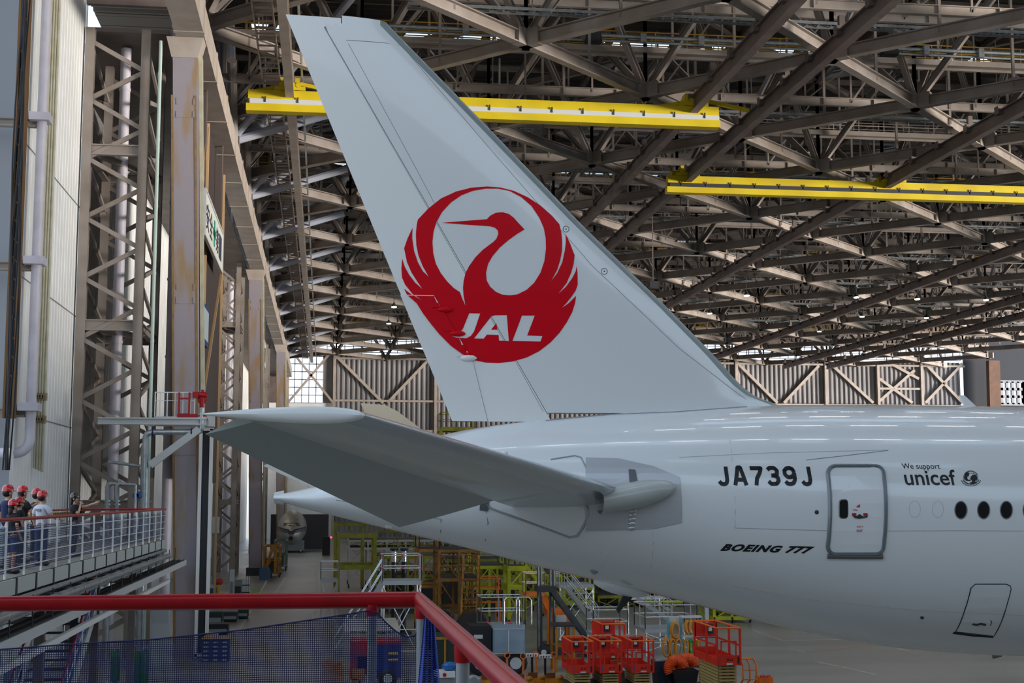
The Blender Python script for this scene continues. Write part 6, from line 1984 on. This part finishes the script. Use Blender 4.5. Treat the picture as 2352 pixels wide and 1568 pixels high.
# --- nose section of an old airliner at the end of the lane ----------------------------------------
YN = 184.0
xn = gx(669, YN, 1220)
t = thing('airliner_nose', 'old silver airliner nose section standing at the end of the lane', 'airplane nose', (xn, YN, 0))
zc_ = gz(1212, YN)
prof = [(0.05, 0), (.5, .15), (1.0, .7), (1.4, 1.6), (1.7, 3.0), (1.85, 5), (1.87, 9)]
def noz(mb, rng, a0, a1):
    rows = []
    for r, d in rng:
        rows.append([(xn + r * math.cos(a), YN + d, zc_ - .75 * (1 - min(1, d / 4)) + r * 1.2 * math.sin(a)) for a in [a0 + (a1 - a0) * i / 24 for i in range(25)]])
    mb.grid(rows)
mb = MB(); noz(mb, prof, PI, 2 * PI); mb.build('lower_shell', mat('bare_silver', 'A9ABA6', .3, .6), t, smooth=True)
mb = MB(); noz(mb, prof, 0, PI); mb.build('upper_shell', mat('dull_cream_silver', 'A59F92', .35, .4), t, smooth=True)
NV = mat('navy_stripe', '1A2038', .4)
nb_ = MB(); noz(nb_, prof, 0, 2 * PI)
NB = nb_.bvh()
def onnose(x, z, off=.03):
    r = NB.ray_cast(V((xn + x, YN - 6, zc_ + z)), V((0, 1, 0)))
    return V((xn + x, (r[0].y if r[0] is not None else YN + 4) - off, zc_ + z))
for k, (dz, w_) in enumerate(((.12, .11), (-.1, .07), (-.26, .05))):
    MB().path([onnose(-1.8 + i * .12, dz - .42 + .42 * abs(-1.8 + i * .12) / 1.8 - (.15 if abs(i - 15) < 3 else 0), .0) for i in range(31)], w_, 6).build('stripe', NV, t)
for i in range(6):
    x = -1.14 + i * .39
    q = [(x, .34), (x + .35, .34), (x * .88 + .33, .72), (x * .88 + .04, .72)]
    MB().prism([onnose(a, b_, .04) for a, b_ in q], (0, .3, 0)).build('cockpit_window', GLS, t)
for x in (-.75, .75): MB().prism([onnose(a, b_, .04) for a, b_ in [(x - .16, .95), (x + .16, .95), (x * .85 + .1, 1.15), (x * .85 - .1, 1.15)]], (0, .3, 0)).build('eyebrow_window', GLS, t)
q = onnose(-.05, -1.25)
MB().lathe([(.3, -.1), (.3, .3)], (q.x, q.y, q.z), 'y', 16).build('scoop', BLACK, t)
MB().bb(xn - 1.6, xn + 1.6, YN + 2, YN + 8, .3, 1.5).build('cradle', GREY, t)
for x in (-1.2, 1.2): wheel(t, xn + x, YN + 2.2, .3, .3, 'y')
struct(MB().bb(gx(618, 199), gx(752, 199), 199, 199.3, 0, gz(1180, 199)).build('wall_partition', mat('charcoal_partition', '3A3A40', .6)), 'dark charcoal partition behind the old airliner nose', 'wall')
x0, x1 = gx(738, 176), gx(756, 176)
t = thing('dark_cabinet', 'black cabinet with a small red lamp beside the old nose', 'cabinet', ((x0 + x1) / 2, 176, 0))
MB().bb(x0, x1, 176, 177, 0, gz(1231, 176)).build('body', BLACK, t)
MB().ell((x1 + .1, 176, gz(1232, 176)), (.14, .1, .14), 8, 6).bb(x1 - .02, x1 + .1, 176, 176.1, gz(1234, 176), gz(1231, 176)).build('lamp', mat('red_lit', (1, .05, .08, 1), .5, emit=3), t)
# --- along the left side of the lane ------------------------------------------------------------------
def frame_cart(name, label, px0, px1, Y, dep, pyt, mt, cat, filled=None):
    x0, x1 = gx(px0, Y), gx(px1, Y)
    t = thing(name, label, cat, ((x0 + x1) / 2, Y + dep / 2, 0))
    zt_ = gz(pyt, Y)
    for x in (x0, x1):
        for y in (Y, Y + dep): MB().beam((x, y, .2), (x, y, zt_), .14).build('post', mt, t)
    mb = MB()
    for z in (.4, zt_ * .55, zt_):
        for y in (Y, Y + dep): mb.beam((x0, y, z), (x1, y, z), .12)
        for x in (x0, x1): mb.beam((x, Y, z), (x, Y + dep, z), .12)
    mb.beam((x0, Y, .4), (x1, Y, zt_), .08)
    mb.build('frame', mt, t)
    if filled: MB().bb(x0 + .2, x1 - .2, Y + .2, Y + dep - .2, .4, zt_ * .6).build('load', filled, t)
    for x in (x0, x1):
        for y in (Y, Y + dep): wheel(t, x, y, .18, .12)
    return t
frame_cart('cage_cart', 'green grey cage cart parked beside the second column', 628, 654, 140, 5, 1240, mat('green_grey', '6E7A70', .5), 'cart', mat('green_load', '4A5A50', .6))
t = frame_cart('engine_stand', 'amber engine stand beside the foot of the second column', 604, 640, 128, 4, 1252, AMBER, 'stand', DARK)
MB().beam((gx(606, 128), 128, .5), (gx(625, 128), 128, gz(1250, 128)), .25).beam((gx(630, 128), 127.8, .3), (gx(632, 128), 127.8, gz(1256, 128)), .25).build('arm', AMBER, t)
x0 = gx(607, 124)
tag(MB().bb(x0 - .5, x0 + .4, 124, 125, 0, .9).bb(x0 - .4, x0 + .3, 124.1, 124.9, .9, 1.1).build('tool_box', mat('steel_blue', '3E5C7C', .5)), 'steel blue tool box at the foot of the second column', 'box')
tag(MB().bb(gx(616, 127), gx(624, 127), 126.3, 127.3, 0, gz(1309, 127)).build('grey_box', DARK), 'dark grey box standing under the amber engine stand', 'box')
x0, x1 = gx(556, 100), gx(571, 100)
t = thing('bottle_rack', 'black rack of silver gas bottles beside the green floor patch', 'rack', ((x0 + x1) / 2, 100, 0))
for i in range(4):
    x = x0 + .08 + i * .12
    MB().lathe([(.055, 0), (.055, 1.35), (.03, 1.45), (.02, 1.55)], (x, 100, .1), 'z', 10).build('bottle', ALU, t)
MB().bb(x0 - .05, x1 + .05, 99.8, 100.2, 0, .1).bb(x0 - .05, x1 + .05, 99.78, 99.8, .5, .56).bb(x0 - .05, x1 + .05, 99.78, 99.8, 1.0, 1.06).build('frame', BLACK, t)
for px0, px1, Y, pyt, mt, nm, lab in ((537, 554, 104, 1326, GREY, 'cabinet', 'grey cabinet beside the rack of silver bottles'), (526, 535, 102, 1305, LGREY, 'pillar_box', 'pale grey narrow cabinet left of the grey one'), (472, 495, 100, 1345, mat('teal_machine', '2C4E50', .5), 'machine', 'dark teal machine behind the white framed panel'),
                                      (500, 522, 98, 1355, BEIGE, 'crate', 'beige crate on pallet in the row left of the lane'), (512, 545, 82, 1398, DARK, 'machine', 'dark wheeled machine beside the lane line'), (474, 510, 80, 1398, mat('dark_teal_cover', '10302E', .6), 'covered_machine', 'dark teal covered machine near the nearest column'),
                                      (470, 524, 74, 1425, BLACK, 'covered_heap', 'black covered heap above the blue crates'), (546, 570, 84, 1392, mat('deep_green', '14382A', .5), 'machine', 'deep green machine at the lane edge')):
    x0, x1 = gx(px0, Y), gx(px1, Y)
    t = thing(nm, lab, 'equipment', ((x0 + x1) / 2, Y + .5, 0))
    zt_ = gz(pyt, Y)
    MB().bb(x0, x1, Y, Y + 1.2, .12, zt_).build('body', mt, t)
    MB().bb(x0 + .05, x1 - .05, Y - .03, Y, .2, zt_ * .6).build('front_panel', GREY if mt is not GREY else DARK, t)
    MB().bb(x0 + .05, x1 - .05, Y + .1, Y + 1.1, 0, .12).build('base', BLACK, t)
q = V((gx(481, 98, 1335), 97.5, 0))
t = thing('yellow_hydrant', 'yellow and red hose reel stand left of the lane', 'hose stand', (gx(502, 97), 97, 0))
x = gx(502, 97, 1350)
MB().tube((x, 97, 0), (x, 97, gz(1335, 97)), .12, 10).build('stand', mat('hydrant_yellow', 'C99A1C', .5), t)
MB().ell((x, 97, gz(1330, 97)), (.3, .2, .25), 12, 8).build('reel', mat('reel_red', 'A8301C', .5), t)
# crate stack beside the nearest column
Yc2 = 62.5
x0, x1 = gx(464, Yc2, 1480), gx(525, Yc2, 1480)
CR = mat('dark_blue_crate', '152C66', .5); CRW = mat('crate_label', '9AA4B4', .5)
for k in range(5):
    t = thing('crate', ('lowest', 'second lowest', 'middle', 'second highest', 'topmost')[k] + ' dark blue slatted crate in the stack by the nearest column', 'crate', ((x0 + x1) / 2, Yc2 + .5, k * .19), group='blue crates stacked by the nearest column')
    MB().bb(x0, x1, Yc2, Yc2 + 1.1, k * .19, k * .19 + .18).build('body', CR, t)
    mb = MB()
    for a, b_ in ((.06, .24), (.42, .58), (.76, .94)): mb.bb(x0 + (x1 - x0) * a, x0 + (x1 - x0) * b_, Yc2 - .01, Yc2, k * .19 + .04, k * .19 + .12)
    mb.build('opening', CRW, t)
tag(MB().bb(x0 - .02, x1 + .05, Yc2 - .05, Yc2 + 1.15, .95, 1.01).build('board', mat('plywood', 'BF9A72', .6)), 'plywood board lying on top of the blue crates', 'board')
tag(MB().bb(x0 + .25, x0 + .65, Yc2 + .3, Yc2 + .7, 1.01, 1.2).build('carton', mat('carton', 'C9A888', .6)), 'small tan carton on the plywood board', 'box')
# grey locker with notice, gas cylinders, silver bundle
Yk2 = 60.0
x0, x1 = gx(346, Yk2, 1450), gx(386, Yk2, 1450)
t = thing('locker', 'tall grey locker with a white notice left of the nearest column', 'locker', ((x0 + x1) / 2, Yk2 + .4, 0))
MB().bb(x0, x1, Yk2, Yk2 + .8, 0, gz(1390, Yk2)).build('body', mat('locker_grey', '9CA3A6', .5), t)
MB().bb(gx(356, Yk2, 1440), gx(380, Yk2, 1440), Yk2 - .01, Yk2, gz(1444, Yk2), gz(1430, Yk2)).build('notice', mat('notice_paper', 'D6DCCB', .6), t)
MB().bb(x0 + .02, x1 - .02, Yk2 - .02, Yk2 - .005, .1, gz(1400, Yk2) - .4).build('door', mat('locker_door', 'A7AEB0', .5), t)
for i, px in enumerate((262, 270, 329, 336, 316)):
    Yg = 54 + (i % 2) * .5
    x = gx(px, Yg, 1500)
    t = thing('gas_cylinder', 'dark green gas cylinder standing below the walkway', 'gas cylinder', (x, Yg, 0), group='green gas cylinders below the walkway')
    MB().lathe([(.11, 0), (.115, .05), (.115, 1.2), (.08, 1.34), (.035, 1.4)], (x, Yg, 0), 'z', 14).build('body', mat('cylinder_green', '0F5A3C', .4), t, smooth=True)
    MB().lathe([(.03, 1.4), (.045, 1.44), (.045, 1.52), (.02, 1.54)], (x, Yg, 0), 'z', 10).build('valve', GALV, t)
Ys = 47.0
x0, x1 = gx(44, Ys, 1520), gx(96, Ys, 1520)
t = thing('wrapped_bundle', 'silver foil wrapped bundle behind the blue net at lower left', 'bundle', ((x0 + x1) / 2, Ys + .5, 0))
rows = []
for j in range(9):
    z = gz(1490, Ys) * j / 8
    rows.append([((x0 + x1) / 2 + (x1 - x0) / 2 * (1 - .25 * (j / 8) ** 3) * math.copysign(abs(math.cos(a)) ** .5, math.cos(a)) + random.uniform(-.02, .02), Ys + .5 + .5 * math.copysign(abs(math.sin(a)) ** .5, math.sin(a)) + random.uniform(-.03, .03), z) for a in [2 * PI * i / 24 for i in range(24)]])
mb = MB().grid(rows, closed=True)
mb.add(rows[-1], [tuple(range(24))])
mb.build('foil', mat('silver_foil', 'C2CAD0', .3, .6, bump=.5, bscale=6), t)
MB().bb((x0 + x1) / 2 - .02, (x0 + x1) / 2 + .02, Ys - .02, Ys + 1.02, 0, gz(1492, Ys)).build('strap', mat('pale_strap', 'C9C08A', .6), t)
x0, x1 = gx(8, 47, 1540), gx(44, 47, 1540)
t = thing('container', 'grey blue cargo container left of the silver bundle', 'container', ((x0 + x1) / 2, 47.6, 0))
MB().bb(x0, x1, 47, 48.4, 0, gz(1512, 47)).build('box', mat('slate_box', '4E5C66', .5), t)
MB().bb(x0 - .02, x1 + .02, 46.98, 48.42, gz(1512, 47), gz(1512, 47) + .05).build('lid', GREY, t)
x0 = gx(268, 52, 1550)
t = thing('valve_cluster', 'cluster of silver valves and hoses on the floor below the walkway', 'valves', (x0, 52, 0))
for i in range(7): MB().path([(x0 - .6 + i * .2, 52, 0), (x0 - .6 + i * .2, 52 + .1 * math.sin(i), .3 + .1 * (i % 3)), (x0 - .5 + i * .2, 51.9, .45 + .1 * (i % 2))], .045, 8).build('pipe', GALV, t)
MB().bb(x0 - .75, x0 + .75, 51.8, 52.4, 0, .12).build('base', DARK, t)
# sprinkler manifold pipes at the tower foot above the walkway
t = thing('pipe_manifold', 'bright galvanised pipe manifold with elbows at the tower foot', 'pipe', (-9.2, 63.8, 0))
Ym = 63.6
pm2 = lambda px, py: P(px, py, Y=Ym)
for px in (247, 268):
    MB().path([pm2(px, 1300), pm2(px, 1118), pm2(px + 3, 1112), pm2(px + 10, 1110)], .11, 12).build('elbow_pipe', GALV, t, smooth=True)
    mb = MB()
    for py in (1150, 1158): mb.lathe([(.17, -.03), (.17, .03)], pm2(px, py), 'z', 12)
    mb.build('joint', GALV, t)
MB().tube(pm2(250, 1110), pm2(312, 1113), .08, 12).tube(pm2(250, 1060), pm2(322, 1070), .07, 12).build('header', GALV, t)
mb = MB()
for px, py in ((313, 1138), (320, 1136)): mb.lathe([(.12, -.05), (.16, 0), (.12, .05)], pm2(px, py), 'y', 10)
mb.build('blue_valve', mat('valve_blue', '1C5CA8', .4), t)
MB().tube(pm2(250, 1300), (pm2(250, 1300).x, Ym, 0), .1, 10).tube(pm2(312, 1113), (pm2(312, 1113).x, Ym, 0), .07, 10).build('riser', GALV, t)
# low dark kerb trays beneath second tower bay
for px0, px1, Y, pyt, lab in ((484, 502, 118, 1145, 'grey box duct mounted by the second lattice tower'),):
    x0, x1 = gx(px0, Y, 1200), gx(px1, Y, 1200)
    t = thing('switch_box', lab, 'box', ((x0 + x1) / 2, Y, 0))
    MB().bb(x0, x1, Y, Y + 1.2, gz(1222, Y), gz(1186, Y)).build('box', LGREY, t)
    MB().beam(((x0 + x1) / 2, Y + .6, 0), ((x0 + x1) / 2, Y + .6, gz(1222, Y)), .3).build('post', GREY, t)

# dark filler pallets added to darken the bright gaps between the docks
rq = random.Random(11)
TARP = [mat('black_filler', '17181B', .7), mat('brown_cover', '2E2620', .7), mat('olive_cover', '2A2C1A', .7), mat('slate_cover', '2A3036', .6)]
cnt = 0
for Yb, pxs in ((66.3, (1010, 1055)), (86.5, (870, 905, 940, 975, 1020, 1060)), (95, (1190, 1230, 1275, 1310, 1350, 1395, 1440, 1490, 1540, 1590, 1640))):
    last = -99
    for px in pxs:
        x = gx(px, Yb)
        w_, h_, d_ = rq.uniform(.7, 1.15), rq.uniform(1.0, 2.3), rq.uniform(1, 1.6)
        w_ *= .8
        x = max(x, last + w_ + .12)
        last = x + w_
        t = thing('filler_pallet', 'dark filler pallet added to darken the gaps between the docks under the tail', 'pallet', (x, Yb, 0), group='dark filler pallets between the docks', world=False)
        MB().bb(-w_, w_, 0, d_, .0, .14).build('pallet', mat('pallet_wood', '5A4630', .7), t)
        MB().prism([(-w_ * .97, .02, .14), (w_ * .97, .02, .14), (w_ * .9, .02, h_ * .8), (w_ * .6, .02, h_), (-w_ * .5, .02, h_ * .96), (-w_ * .92, .02, h_ * .7)], (0, d_ - .04, 0)).build('cover', TARP[cnt % 4], t)
        cnt += 1

dock('tail_dock', 'tall olive yellow tail dock whose top shows behind the rudder foot', 1010, 1088, 101.5, 2.5, [gz(1330, 101), gz(1180, 101), gz(985, 101)], OLIVE, bays=1, w=.3)
